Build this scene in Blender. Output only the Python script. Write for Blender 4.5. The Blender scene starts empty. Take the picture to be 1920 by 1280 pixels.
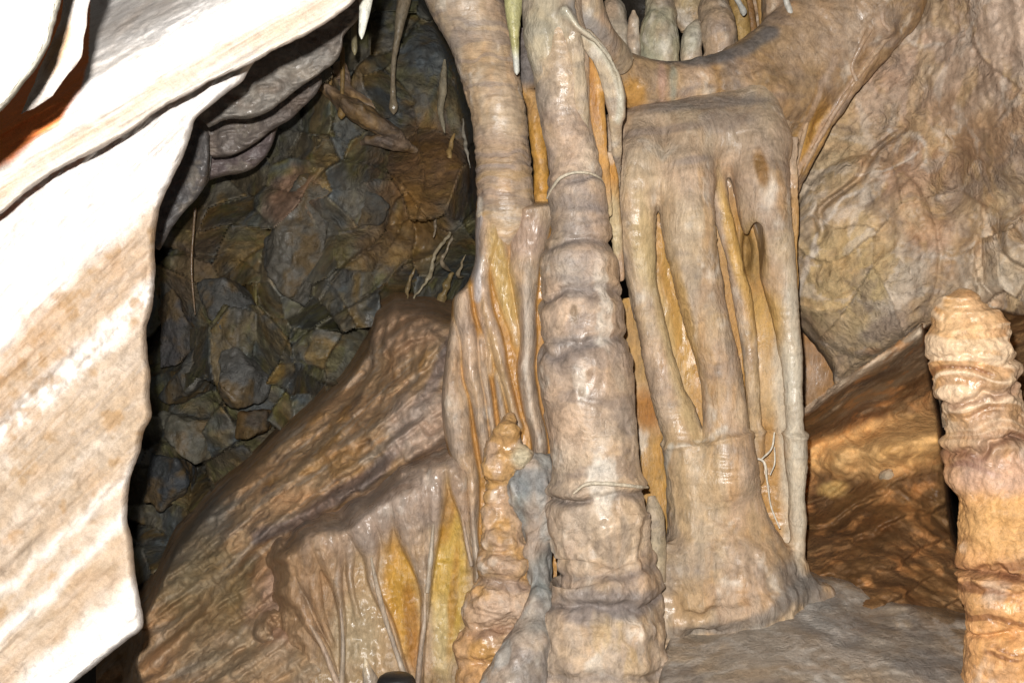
import bpy, bmesh, math, random
import numpy as np

# ------------------------------------------------------------------ basics
T, CZ = 0.41, 1.6                      # tangent of half the horizontal view, eye height in metres
scene = bpy.context.scene
COL = scene.collection
f32 = np.float32

def k(Y):                              # metres spanned by one photo pixel at distance Y
    return T * Y / 960.0

def P(px, py, Y):                      # point seen at photo pixel px, py and standing Y metres away
    px, py, Y = np.broadcast_arrays(np.asarray(px, f32), np.asarray(py, f32), np.asarray(Y, f32))
    return np.stack([(px - 960) * k(Y), Y, CZ + (640 - py) * k(Y)], -1).astype(f32)

# ------------------------------------------------------------------ noise (value noise on a lattice)
_rng = np.random.RandomState(7)
_TAB = _rng.rand(64, 64, 64).astype(f32)

def vn(p, sc=1.0, off=0.0):            # 0..1
    q = p * np.asarray(sc, f32) + f32(off) + f32(100.37)
    i = np.floor(q).astype(np.int32)
    f = q - i
    f = f * f * f * (f * (f * 6 - 15) + 10)
    i0 = i & 63
    i1 = (i + 1) & 63
    x0, y0, z0 = i0[..., 0], i0[..., 1], i0[..., 2]
    x1, y1, z1 = i1[..., 0], i1[..., 1], i1[..., 2]
    fx, fy, fz = f[..., 0], f[..., 1], f[..., 2]
    a = _TAB[x0, y0, z0] * (1 - fx) + _TAB[x1, y0, z0] * fx
    b = _TAB[x0, y1, z0] * (1 - fx) + _TAB[x1, y1, z0] * fx
    c = _TAB[x0, y0, z1] * (1 - fx) + _TAB[x1, y0, z1] * fx
    d = _TAB[x0, y1, z1] * (1 - fx) + _TAB[x1, y1, z1] * fx
    return (a * (1 - fy) + b * fy) * (1 - fz) + (c * (1 - fy) + d * fy) * fz

def fbm(p, sc=1.0, octv=4, off=0.0, gain=0.5):
    sc = np.asarray(sc, f32)
    t, amp, tot = 0, 1.0, 0
    for o in range(octv):
        t = t + amp * vn(p, sc * (2.03 ** o), off + 17.3 * o)
        tot += amp
        amp *= gain
    return t / tot

def ridged(p, sc=1.0, octv=3, off=0.0):
    sc = np.asarray(sc, f32)
    t, amp, tot = 0, 1.0, 0
    for o in range(octv):
        t = t + amp * (1 - np.abs(2 * vn(p, sc * (2.07 ** o), off + 11.9 * o) - 1))
        tot += amp
        amp *= 0.5
    return t / tot

def ss(a, b, x):
    t = np.clip((x - a) / (b - a), 0, 1)
    return t * t * (3 - 2 * t)

def warp(p, amp, sc, off=0.0):
    return p + (np.stack([vn(p, sc, off), vn(p, sc, off + 31.7), vn(p, sc, off + 77.1)], -1) - 0.5) * 2 * amp

# ------------------------------------------------------------------ mesh output
def add_mesh(name, V, F, col, mat, parent=None):
    V = np.ascontiguousarray(V, f32)
    F = np.ascontiguousarray(F, np.int32)
    me = bpy.data.meshes.new(name)
    nf, w = F.shape
    me.vertices.add(len(V)); me.vertices.foreach_set('co', V.ravel())
    me.loops.add(nf * w); me.loops.foreach_set('vertex_index', F.ravel())
    me.polygons.add(nf); me.polygons.foreach_set('loop_start', np.arange(0, nf * w, w, dtype=np.int32))
    me.polygons.foreach_set('use_smooth', np.ones(nf, bool))
    me.update(calc_edges=True)
    if col is not None:
        rgba = np.ones((len(V), 4), f32)
        rgba[:, :3] = np.clip(col, 0.004, 0.92)
        at = me.attributes.new('Col', 'FLOAT_COLOR', 'POINT')
        at.data.foreach_set('color', rgba.ravel())
    me.materials.append(mat)
    o = bpy.data.objects.new(name, me)
    COL.objects.link(o)
    if parent is not None:
        o.parent = parent
    return o

def tag(o, label=None, cat=None, group=None, kind=None):
    if label: o['label'] = label
    if cat: o['category'] = cat
    if group: o['group'] = group
    if kind: o['kind'] = kind
    return o

def thing(name, label, cat, group=None, loc=(0, 0, 0)):
    o = bpy.data.objects.new(name, None)
    COL.objects.link(o)
    o.empty_display_size = 0.1
    return tag(o, label, cat, group)

def grid_faces(nr, nc, closed=False):
    r = np.arange(nr - 1)[:, None]
    c = np.arange(nc if closed else nc - 1)[None, :]
    c1 = (c + 1) % nc
    return np.stack([r * nc + c, r * nc + c1, (r + 1) * nc + c1, (r + 1) * nc + c], -1).reshape(-1, 4)

def vnormals(V, F):
    a = V[F[:, 2]] - V[F[:, 0]]
    b = V[F[:, 3]] - V[F[:, 1]]
    n = np.cross(a, b)
    N = np.zeros_like(V)
    for j in range(4):
        for ax in range(3):
            N[:, ax] += np.bincount(F[:, j], n[:, ax], len(V))
    return N / (np.linalg.norm(N, axis=1, keepdims=True) + 1e-12)

# ------------------------------------------------------------------ curves
def spline(pts, ds):
    """smooth curve through rows of numbers, first three columns a position; resampled every ds metres"""
    pts = np.asarray(pts, float)
    if len(pts) == 2:
        pts = np.stack([pts[0], (pts[0] + pts[1]) / 2, pts[1]])
    d = np.r_[0, np.cumsum(np.linalg.norm(np.diff(pts[:, :3], axis=0), axis=1) + 1e-9)]
    n = max(6, int(d[-1] / ds) + 1)
    t = np.linspace(0, d[-1], n)
    h = np.diff(d)[:, None]
    sl = np.diff(pts, axis=0) / h
    m = np.empty_like(pts)
    m[0], m[-1] = sl[0], sl[-1]
    m[1:-1] = (sl[:-1] * h[1:] + sl[1:] * h[:-1]) / (h[1:] + h[:-1])
    i = np.clip(np.searchsorted(d, t, side='right') - 1, 0, len(h) - 1)
    hh = h[i]
    u = ((t - d[i]) / hh[:, 0])[:, None]
    out = ((2 * u**3 - 3 * u**2 + 1) * pts[i] + (u**3 - 2 * u**2 + u) * hh * m[i]
           + (-2 * u**3 + 3 * u**2) * pts[i + 1] + (u**3 - u**2) * hh * m[i + 1])
    return out, t

def world_pts(pts):
    """rows (px, py, Y, radius in px) -> rows (x, y, z, radius in m)"""
    a = np.asarray([list(p)[:4] for p in pts], float)
    return np.c_[P(a[:, 0], a[:, 1], a[:, 2]), a[:, 3] * k(a[:, 2])]

def sides(rows, Y, pad=0):
    """rows (py, left px, right px[, dY]) -> tube rows"""
    return [((r[1] + r[2]) / 2, r[0], Y + (r[3] if len(r) > 3 else 0), (r[2] - r[1]) / 2 + pad) for r in rows]

def sweep(pts, ds=0.003, seg=None, flat=1.0, disp=None):
    C, s = spline(world_pts(pts), ds)
    r = np.maximum(C[:, 3], 0.0006)
    c = C[:, :3]
    tg = np.gradient(c, axis=0)
    tg /= np.linalg.norm(tg, axis=1, keepdims=True)
    ref = np.array([0, 1.0, 0])
    side = np.cross(tg, ref)
    side /= np.linalg.norm(side, axis=1, keepdims=True) + 1e-9
    dep = np.cross(side, tg)
    if seg is None:
        seg = int(np.clip(2 * math.pi * r.max() / ds, 10, 320))
    th = np.linspace(0, 2 * math.pi, seg, endpoint=False)
    n = side[:, None] * np.cos(th)[None, :, None] + dep[:, None] * np.sin(th)[None, :, None] * flat
    V = c[:, None] + n * r[:, None, None]
    S = np.repeat(s[:, None], seg, 1)
    TH = np.repeat(th[None], len(s), 0)
    V = V.reshape(-1, 3).astype(f32); n = n.reshape(-1, 3).astype(f32)
    S = S.ravel().astype(f32); TH = TH.ravel().astype(f32)
    if disp is not None:
        taper = np.minimum(1, np.repeat(r, seg) / 0.012).astype(f32)
        V = V + n * (disp(V, S, TH) * taper)[:, None]
    return V, grid_faces(len(s), seg, True)[:, ::-1], S, TH

# ------------------------------------------------------------------ fused shapes: distance field + surface nets
class Field:
    def __init__(self, px0, px1, py0, py1, Y0, Y1, h):
        a, b = P(px0, py1, Y1), P(px1, py0, Y1)
        self.lo = np.array([min(a[0], P(px0, py1, Y0)[0]), Y0, min(a[2], P(0, py1, Y0)[2])])
        hi = np.array([max(b[0], P(px1, py0, Y0)[0]), Y1, max(b[2], P(0, py0, Y0)[2])])
        self.h = h
        self.n = np.ceil((hi - self.lo) / h).astype(int) + 1
        self.v = np.full(self.n, 1.0, f32)
        self.ax = [(self.lo[i] + h * np.arange(self.n[i])).astype(f32) for i in range(3)]

    def _box(self, lo, hi):
        a = np.clip(np.floor((lo - self.lo) / self.h).astype(int), 0, self.n)
        b = np.clip(np.ceil((hi - self.lo) / self.h).astype(int) + 1, 0, self.n)
        return tuple(slice(a[i], max(a[i], b[i])) for i in range(3))

    def _mix(self, sl, d, kk):
        o = self.v[sl]
        if kk > 0:
            hh = np.clip(0.5 + 0.5 * (o - d) / kk, 0, 1)
            self.v[sl] = o * (1 - hh) + d * hh - kk * hh * (1 - hh)
        else:
            self.v[sl] = np.minimum(o, d)

    def tube(self, pts, kk=0.02, flat=1.0, ds=0.06, cut=False):
        C, _ = spline(world_pts(pts), ds)
        pad = C[:, 3].max() * max(1, flat) + kk + 3 * self.h
        sl = self._box(C[:, :3].min(0) - pad, C[:, :3].max(0) + pad)
        d = np.full([s.stop - s.start for s in sl], 1.0, f32)
        for a, b in zip(C[:-1], C[1:]):
            pp = max(a[3], b[3]) * max(1, flat) + kk + 3 * self.h
            s2 = self._box(np.minimum(a[:3], b[:3]) - pp, np.maximum(a[:3], b[:3]) + pp)
            if any(s.stop <= s.start for s in s2):
                continue
            X = self.ax[0][s2[0]][:, None, None] - f32(a[0])
            Yy = (self.ax[1][s2[1]][None, :, None] - f32(a[1])) / f32(flat)
            Z = self.ax[2][s2[2]][None, None, :] - f32(a[2])
            e = (b[:3] - a[:3]) * [1, 1 / flat, 1]
            L = max(float(e @ e), 1e-9)
            t = np.clip((X * f32(e[0]) + Yy * f32(e[1]) + Z * f32(e[2])) / f32(L), 0, 1)
            q = np.sqrt((X - t * f32(e[0]))**2 + (Yy - t * f32(e[1]))**2 + (Z - t * f32(e[2]))**2)
            q -= f32(a[3]) + t * f32(b[3] - a[3])
            s3 = tuple(slice(s2[i].start - sl[i].start, s2[i].stop - sl[i].start) for i in range(3))
            d[s3] = np.minimum(d[s3], q)
        if cut:
            o = self.v[sl]
            hh = np.clip(0.5 - 0.5 * (o + d) / kk, 0, 1)
            self.v[sl] = o * (1 - hh) - d * hh + kk * hh * (1 - hh)
        else:
            self._mix(sl, d, kk)
        return self

    def ell(self, px, py, Y, rx, ry, rY, kk=0.02, cut=False):
        """ellipsoid, rx and ry in photo pixels, rY in metres"""
        c = P(px, py, Y)
        R = np.array([rx * k(Y), rY, ry * k(Y)])
        sl = self._box(c - R - kk - 3 * self.h, c + R + kk + 3 * self.h)
        X = (self.ax[0][sl[0]][:, None, None] - c[0]) / R[0]
        Yy = (self.ax[1][sl[1]][None, :, None] - c[1]) / R[1]
        Z = (self.ax[2][sl[2]][None, None, :] - c[2]) / R[2]
        q = np.sqrt(X * X + Yy * Yy + Z * Z)
        g = np.sqrt((X / R[0])**2 + (Yy / R[1])**2 + (Z / R[2])**2) + 1e-6
        d = (q * (q - 1) / g).astype(f32)
        if cut:
            o = self.v[sl]
            hh = np.clip(0.5 - 0.5 * (o + d) / kk, 0, 1)
            self.v[sl] = o * (1 - hh) - d * hh + kk * hh * (1 - hh)
        else:
            self._mix(sl, d, kk)
        return self

    def panel(self, fn, kk=0.02):
        """fn(X, Y, Z) on the whole grid"""
        d = fn(self.ax[0][:, None, None], self.ax[1][None, :, None], self.ax[2][None, None, :]).astype(f32)
        sl = (slice(None),) * 3
        self._mix(sl, d, kk)
        return self

    def mesh(self, disp=None):
        v = self.v.copy()
        v[0] = v[-1] = 1; v[:, 0] = v[:, -1] = 1; v[:, :, 0] = v[:, :, -1] = 1
        ins = v < 0
        n = self.n
        cnt = np.zeros(n - 1, np.int8)
        for a in (0, 1):
            for b in (0, 1):
                for c in (0, 1):
                    cnt += ins[a:n[0] - 1 + a, b:n[1] - 1 + b, c:n[2] - 1 + c]
        idx = np.argwhere((cnt > 0) & (cnt < 8))
        ids = np.full(n - 1, -1, np.int32)
        ids[tuple(idx.T)] = np.arange(len(idx))
        acc = np.zeros((len(idx), 3), f32); num = np.zeros(len(idx), f32)
        corners = [(a, b, c) for a in (0, 1) for b in (0, 1) for c in (0, 1)]
        for p in corners:
            for ax in range(3):
                if p[ax]:
                    continue
                q = list(p); q[ax] = 1
                va = v[idx[:, 0] + p[0], idx[:, 1] + p[1], idx[:, 2] + p[2]]
                vb = v[idx[:, 0] + q[0], idx[:, 1] + q[1], idx[:, 2] + q[2]]
                m = (va < 0) != (vb < 0)
                t = np.where(m, va / np.where(m, va - vb, 1), 0)
                w = np.repeat(np.array([p], f32), len(idx), 0)
                w[:, ax] += t
                acc += w * m[:, None]; num += m
        V = (self.lo + (idx + acc / num[:, None]) * self.h).astype(f32)
        Fs = []
        for ax in range(3):
            o1, o2 = [(1, 2), (2, 0), (0, 1)][ax]
            A = [slice(1, -1)] * 3; A[ax] = slice(0, -1)
            B = list(A); B[ax] = slice(1, None)
            A[o1] = A[o2] = B[o1] = B[o2] = slice(1, -1)
            ch = ins[tuple(A)] != ins[tuple(B)]
            e = np.argwhere(ch)
            neg = ins[tuple(A)][ch]
            e[:, o1] += 1; e[:, o2] += 1
            def g(d1, d2):
                q = e.copy(); q[:, o1] -= d1; q[:, o2] -= d2
                return ids[q[:, 0], q[:, 1], q[:, 2]]
            quad = np.stack([g(1, 1), g(0, 1), g(0, 0), g(1, 0)], -1)
            quad[~neg] = quad[~neg][:, ::-1]
            Fs.append(quad)
        F = np.concatenate(Fs)
        F = F[(F >= 0).all(1)]
        if disp is not None:
            N = vnormals(V, F)
            V = V + N * disp(V, N)[:, None]
        return V, F

# ------------------------------------------------------------------ relief sheets and slabs
def tps(ctrl):
    c = np.asarray(ctrl, float)
    X = c[:, :2] / 500.0
    n = len(c)
    r = np.linalg.norm(X[:, None] - X[None], axis=2)
    K = np.where(r > 0, r * r * np.log(r + 1e-12), 0) + np.eye(n) * 1e-3
    Q = np.c_[np.ones(n), X]
    A = np.zeros((n + 3, n + 3)); A[:n, :n] = K; A[:n, n:] = Q; A[n:, :n] = Q.T
    w = np.linalg.solve(A, np.r_[c[:, 2], 0, 0, 0])
    def f(u, v):
        sh = u.shape
        x = np.stack([u.ravel(), v.ravel()], -1) / 500.0
        out = w[n] + x @ w[n + 1:]
        for i in range(n):
            q2 = ((x - X[i])**2).sum(1)
            out = out + w[i] * 0.5 * q2 * np.log(q2 + 1e-12)
        return out.reshape(sh).astype(f32)
    return f

def relief(px0, px1, py0, py1, step, ctrl, extra=None):
    u, v = np.meshgrid(np.arange(px0, px1 + step, step, dtype=f32), np.arange(py0, py1 + step, step, dtype=f32))
    Y = tps(ctrl)(u, v)
    if extra is not None:
        Y = Y + extra(u, v, P(u, v, Y))
    V = P(u, v, Y)
    return V.reshape(-1, 3), grid_faces(*u.shape)[:, ::-1], u.ravel(), v.ravel()

def slab(A, B, Yf, step=4.0, back=0.45, rnd=26.0, wrapA=True, wrapB=True, bump=None, edge_noise=4.0, seed=0):
    """a thick sheet spanned between two edge lines A and B (rows px, py); its front stands Yf(px, py) away
    and both its edges roll round to a back face"""
    def res(L, n):
        L = np.asarray(L, float)
        L3, _ = spline(np.c_[L, np.zeros(len(L))], 1.0)
        d = np.r_[0, np.cumsum(np.linalg.norm(np.diff(L3[:, :2], axis=0), axis=1))]
        t = np.linspace(0, d[-1], n)
        return np.stack([np.interp(t, d, L3[:, 0]), np.interp(t, d, L3[:, 1])], -1)
    lenB = np.linalg.norm(np.diff(np.asarray(B, float), axis=0), axis=1).sum()
    nr = int(lenB / step)
    a, b = res(A, nr), res(B, nr)
    w = np.linalg.norm(b - a, axis=1).max()
    nc = int(w / step)
    t = np.linspace(0, 1, nc)
    D = b - a
    W = np.linalg.norm(D, axis=1, keepdims=True)
    tt = np.arange(nr)[:, None] * step
    jit = (fbm(np.stack([tt[:, 0] * 0 + seed * 3.1, tt[:, 0] * 0.035, tt[:, 0] * 0], -1).astype(f32), 1.0, 4) - 0.5) * 2 * edge_noise
    b = b + D / W * jit[:, None]
    cols_px, cols_dY = [], []
    nw = 14
    ph = np.linspace(0, math.pi / 2, nw)
    def ring(e, o):                    # from the back plane round to the front, for the edge at e with inward direction o
        L = []
        for q in (1.0, 0.66, 0.33):
            L.append((e + o * rnd * 0.8 * q, back * q + rnd * 0.004))
        for f in ph[:-1]:
            L.append((e + o * rnd * (1 - math.cos(f)), rnd * 0.004 * (1 - math.sin(f))))
        return L
    o = D / W
    rows = []
    if wrapA:
        rows += ring(a, o)
    t0 = rnd / W if wrapA else 0 * W
    t1 = rnd / W if wrapB else 0 * W
    for q in t:
        f = t0 + (1 - t0 - t1) * q
        rows.append((a + D * f, 0.0))
    if wrapB:
        rows += ring(b, -o)[::-1]
    U = np.stack([r[0][:, 0] for r in rows], 1).astype(f32)
    Vv = np.stack([r[0][:, 1] for r in rows], 1).astype(f32)
    dY = np.array([r[1] for r in rows], f32)[None, :]
    Y = Yf(U, Vv)
    V0 = P(U, Vv, Y)
    if bump is not None:
        Y = Y + bump(U, Vv, V0)
    # behind its edge the body of the sheet continues backwards and a little inwards
    X = P(U, Vv, Y + dY)
    V = X.reshape(-1, 3)
    return V, grid_faces(*U.shape), U.ravel(), Vv.ravel()

def split_parts(V, F, c, mat, parent, bands):
    """one continuous surface handed out as several part meshes; bands: (part name, mask over faces); seams keep the whole surface's normals"""
    N = vnormals(V, F)
    for name, m in bands:
        f = F[m]
        ids = np.unique(f)
        mp = np.zeros(len(V), np.int64); mp[ids] = np.arange(len(ids))
        o = add_mesh(name, V[ids], mp[f], c[ids], mat, parent)
        o.data.normals_split_custom_set_from_vertices(N[ids].tolist())

def ridges(u, v, defs, pw=.8):
    """height of the tallest of several hanging ribs; each rib rows (px, py, half width px, height m)"""
    h = np.zeros_like(u)
    which = np.full(u.shape, -1)
    for i, d in enumerate(defs):
        a = np.asarray(d, float)
        C, _ = spline(np.c_[a[:, 0], a[:, 1], np.zeros(len(a)), a[:, 2:]], 6.0)
        C = C[np.argsort(C[:, 1])]
        c = np.interp(v, C[:, 1], C[:, 0]); w = np.interp(v, C[:, 1], C[:, 3]); hh = np.interp(v, C[:, 1], C[:, 4])
        fade = ss(-30, 5, v - C[0, 1]) * (1 - ss(-8, 14, v - C[-1, 1]))
        q = hh * fade * np.clip(1 - ((u - c) / w)**2, 0, 1)**pw
        which = np.where(q > h, i, which)
        h = np.maximum(h, q)
    ridges.which = np.where(h > .004, which, -1).ravel()
    return h.astype(f32)

# ------------------------------------------------------------------ colour regions (stone colours)
def mixc(c, new, m):
    m = np.clip(m, 0, 1)[:, None]
    return c * (1 - m) + np.asarray(new, f32) * m

def blob(p, px, py, Y, rx, ry, rot=0.0, soft=0.5, wob=0.35):
    q = P(px, py, Y)
    x = (p[:, 0] - q[0]) / k(Y); z = -(p[:, 2] - q[2]) / k(Y)
    cr, sr = math.cos(math.radians(rot)), math.sin(math.radians(rot))
    a = (x * cr + z * sr) / rx; b = (-x * sr + z * cr) / ry
    d = np.sqrt(a * a + b * b) + (fbm(p, 14.0, 3, px * .1) - 0.5) * 2 * wob
    return 1 - ss(1 - soft, 1 + soft * 0.6, d)

def linem(p, pts, Y, w, wob=0.6, sc=22.0):
    """mask round a traced line (px, py) on a thing standing Y away, w = half width in px"""
    q = P([a[0] for a in pts], [a[1] for a in pts], Y)
    C, _ = spline(np.c_[q], 0.03)
    x = p[:, 0] + (vn(p, sc, 3.0) - .5) * wob * 12 * k(Y); z = p[:, 2] + (vn(p, sc, 9.0) - .5) * wob * 12 * k(Y)
    d = np.full(len(p), 9.0, f32)
    for a, b in zip(C[:-1], C[1:]):
        ex, ez = b[0] - a[0], b[2] - a[2]
        t = np.clip(((x - a[0]) * ex + (z - a[2]) * ez) / (ex * ex + ez * ez + 1e-12), 0, 1)
        d = np.minimum(d, np.hypot(x - a[0] - t * ex, z - a[2] - t * ez))
    return 1 - ss(0.4, 1.3, d / (w * k(Y)))

CREAM = (0.44, 0.355, 0.26)
PINK = (0.41, 0.31, 0.24)
WARM = (0.42, 0.29, 0.145)
AMBER = (0.43, 0.235, 0.065)
DAMBER = (0.25, 0.105, 0.022)
MAUVE = (0.17, 0.145, 0.14)
CRUST = (0.66, 0.61, 0.53)
BLUEG = (0.26, 0.275, 0.275)
BROWN = (0.20, 0.115, 0.05)
DBROWN = (0.09, 0.05, 0.025)

def flow_col(p, base=CREAM, seed=0.0, warm=0.5, grey=0.5, streak=1.0, var=0.5):
    n = len(p)
    c = np.repeat(np.asarray([base], f32), n, 0)
    w = warp(p, 0.03, 9.0, seed)
    c = mixc(c, PINK, ss(.42, .66, fbm(w, (5, 5, 4), 3, seed + 1)) * .7)
    c = mixc(c, WARM, ss(.50, .72, fbm(w, (11, 11, 3.0), 4, seed + 2)) * warm)
    c = mixc(c, AMBER, ss(.60, .76, fbm(w, (18, 18, 3.2), 3, seed + 5)) * warm * .6)
    c = c * np.array([1.01, .96, .885], f32)
    c = mixc(c, MAUVE, ss(.52, .70, fbm(w, (8, 8, 15), 4, seed + 3)) * grey * .9)
    c = mixc(c, (.12, .10, .095), ss(.66, .80, ridged(w, (10, 10, 13), 3, seed + 33)) * grey * .55)
    c = mixc(c, CRUST, ss(.62, .80, fbm(w, (16, 16, 9), 4, seed + 4)) * .5 * streak)
    c = c * (1 + var * (fbm(p, (40, 40, 26), 3, seed + 6) - .5))[:, None]
    return c

def flow_disp(lump=.006, ring=.0015, streak=.0018, sl=11.0, sr=75.0, sst=70.0, seed=0.0):
    def f(p, *a):
        d = (fbm(p, sl, 3, seed) - .5) * 2 * lump
        w = warp(p, 0.012, 24.0, seed)
        md = ss(.36, .62, fbm(p, 7.0, 3, seed + 21))
        if ring:
            d = d + (.25 + 1.1 * md) * ( (vn(w, (9, 9, sr), seed + 4) - .5) * 2 * ring + (vn(w, (14, 14, sr * 2.1), seed + 6) - .5) * ring)
        if streak:
            d = d + (1.3 - md) * (vn(w, (sst, sst, 7), seed + 8) - .5) * 2 * streak
        return d
    return f

# ------------------------------------------------------------------ materials
def stone(name, mott=0.5, fine=120.0, bump=0.5, bscale=1.0, rough=(0.38, 0.7), spec=0.5, stretch=(1, 1, 1), tint=(0.55, 0.42, 0.3), tintf=0.25, dist=1.2):
    m = bpy.data.materials.new(name)
    m.use_nodes = True
    nt = m.node_tree
    nd, lk = nt.nodes, nt.links
    b = nd['Principled BSDF']
    tc = nd.new('ShaderNodeTexCoord')
    mp = nd.new('ShaderNodeMapping'); mp.inputs['Scale'].default_value = stretch
    lk.new(tc.outputs['Object'], mp.inputs['Vector'])
    def noise(sc, det, ds=0.0, rg=0.6):
        n = nd.new('ShaderNodeTexNoise')
        n.inputs['Scale'].default_value = sc; n.inputs['Detail'].default_value = det
        n.inputs['Roughness'].default_value = rg; n.inputs['Distortion'].default_value = ds
        lk.new(mp.outputs['Vector'], n.inputs['Vector'])
        return n.outputs['Fac']
    def ramp(x, a, b_, lo=0.0, hi=1.0):
        r = nd.new('ShaderNodeMapRange')
        r.inputs['From Min'].default_value = a; r.inputs['From Max'].default_value = b_
        r.inputs['To Min'].default_value = lo; r.inputs['To Max'].default_value = hi
        lk.new(x, r.inputs['Value'])
        return r.outputs['Result']
    def math_(op, x, y):
        r = nd.new('ShaderNodeMath'); r.operation = op
        for i, q in enumerate((x, y)):
            if isinstance(q, (int, float)): r.inputs[i].default_value = q
            else: lk.new(q, r.inputs[i])
        return r.outputs[0]
    at = nd.new('ShaderNodeAttribute'); at.attribute_name = 'Col'
    n1 = noise(fine * .28, 6, dist)
    n2 = noise(fine, 5, dist * .5)
    n3 = noise(fine * .09, 4, 0.6)
    v = math_('ADD', math_('MULTIPLY', ramp(n1, .3, .7, -1, 1), .6), math_('MULTIPLY', ramp(n2, .3, .7, -1, 1), .4))
    n4 = noise(fine * 4.0, 2, 0)
    gain = math_('ADD', math_('ADD', math_('MULTIPLY', v, mott), 1.0), ramp(n4, .3, .7, -.13, .13))
    mul = nd.new('ShaderNodeMix'); mul.data_type = 'RGBA'; mul.blend_type = 'MULTIPLY'; mul.inputs['Factor'].default_value = 1
    lk.new(at.outputs['Color'], mul.inputs['A'])
    cb = nd.new('ShaderNodeCombineColor')
    for s in ('Red', 'Green', 'Blue'): lk.new(gain, cb.inputs[s])
    lk.new(cb.outputs['Color'], mul.inputs['B'])
    tm = nd.new('ShaderNodeMix'); tm.data_type = 'RGBA'; tm.blend_type = 'OVERLAY'
    lk.new(ramp(n3, .42, .68, 0, tintf), tm.inputs['Factor'])
    lk.new(mul.outputs['Result'], tm.inputs['A']); tm.inputs['B'].default_value = (*tint, 1)
    lk.new(tm.outputs['Result'], b.inputs['Base Color'])
    patch = ramp(noise(fine * .05, 3, .5), .40, .60, 0, 1)
    rg = math_('ADD', math_('MULTIPLY', patch, rough[1] - rough[0]), math_('ADD', ramp(n1, .3, .7, -.1, .1), rough[0] + .06))
    lk.new(rg, b.inputs['Roughness'])
    b.inputs['Specular IOR Level'].default_value = spec
    h = math_('ADD', math_('MULTIPLY', n1, 1.0), math_('MULTIPLY', n2, .45))
    bp = nd.new('ShaderNodeBump'); lk.new(math_('MULTIPLY', math_('ADD', patch, .45), bump), bp.inputs['Strength'])
    bp.inputs['Distance'].default_value = 0.012 * bscale
    lk.new(h, bp.inputs['Height']); lk.new(bp.outputs['Normal'], b.inputs['Normal'])
    return m

M_FLOW = stone('wet_flowstone', mott=.44, fine=110, bump=.43, rough=(.18, .55), spec=.4, stretch=(1, 1, .8))
M_DRAPE = stone('drapery_calcite', mott=.38, fine=120, bump=.45, rough=(.17, .55), spec=.36, stretch=(1.3, 1.3, .5))
M_RING = stone('ringed_calcite', mott=.30, fine=110, bump=.42, rough=(.35, .65), stretch=(.5, .5, 1.6))
M_ROCK = stone('rough_limestone', mott=.42, fine=70, bump=.62, bscale=1.7, rough=(.45, .85), spec=.4)
M_DARK = stone('dark_limestone', mott=.45, fine=55, bump=.7, bscale=1.7, rough=(.35, .8), spec=.4, tint=(.5, .4, .25), tintf=.3)
M_WHITE = stone('white_flowstone', mott=.16, fine=80, bump=.3, rough=(.5, .8), spec=.2, stretch=(1, 1, 1))
M_BROWN = stone('brown_rippled_flowstone', mott=.35, fine=70, bump=.65, rough=(.42, .8), spec=.35, stretch=(1, 1, 1), tint=(.6, .38, .2), tintf=.3)
M_LAMP = stone('black_rubber', mott=.2, fine=80, bump=.05, rough=(.4, .5), spec=.5, tintf=0)

# ================================================================== THE PLACE
# ------------------------------------------------------------------ recess wall far behind (upper left)
def facets(u, v, n, box, seed, amp, tilt, aniso=1.0):
    """angular broken rock: each cell of a random tiling is its own tilted plane"""
    r = np.random.RandomState(seed)
    sx = r.uniform(box[0], box[1], n); sy = r.uniform(box[2], box[3], n)
    ta = r.normal(0, tilt, n); tb = r.normal(0, tilt, n); h = r.uniform(-amp, amp, n)
    x = u.ravel(); y = v.ravel()
    best = np.full(x.shape, 1e9, f32); second = np.full(x.shape, 1e9, f32); out = np.zeros_like(x); idx = np.zeros(x.shape, int)
    for i in range(n):
        d = (x - sx[i])**2 + ((y - sy[i]) * aniso)**2
        m = d < best
        second = np.where(m, best, np.minimum(second, d))
        best = np.where(m, d, best)
        out = np.where(m, h[i] + ta[i] * (x - sx[i]) + tb[i] * (y - sy[i]), out)
        idx = np.where(m, i, idx)
    edge = np.sqrt(second) - np.sqrt(best)
    return out.reshape(u.shape).astype(f32), edge.reshape(u.shape), idx

st = {}
def recess_extra(u, v, p):
    w = warp(np.stack([u, v, u * 0], -1) / 100.0, 0.25, 1.1, 3.0) * 100
    a, e, i1 = facets(w[..., 0], w[..., 1], 30, (180, 960, -80, 1100), 5, .12, .0017)
    b, e2, i2 = facets(w[..., 0] * 1.0, w[..., 1], 130, (180, 960, -80, 1100), 8, .06, .0026)
    st['i1'], st['i2'], st['e'] = i1, i2, e2
    d = a + b + (fbm(p, 9.0, 4) - .5) * .10 + (ridged(p, 22.0, 3) - .5) * .02
    ed = np.interp(v, [-140, 0, 60, 150, 250, 320, 420, 1120], [770, 796, 828, 862, 882, 888, 890, 890])
    d = d + 1.1 * ss(-14, 30, u - ed) * (1 - ss(330, 420, v))
    return d + (1 - ss(0, 5, e)) * .03 + (1 - ss(0, 3, e2)) * .015

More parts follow.
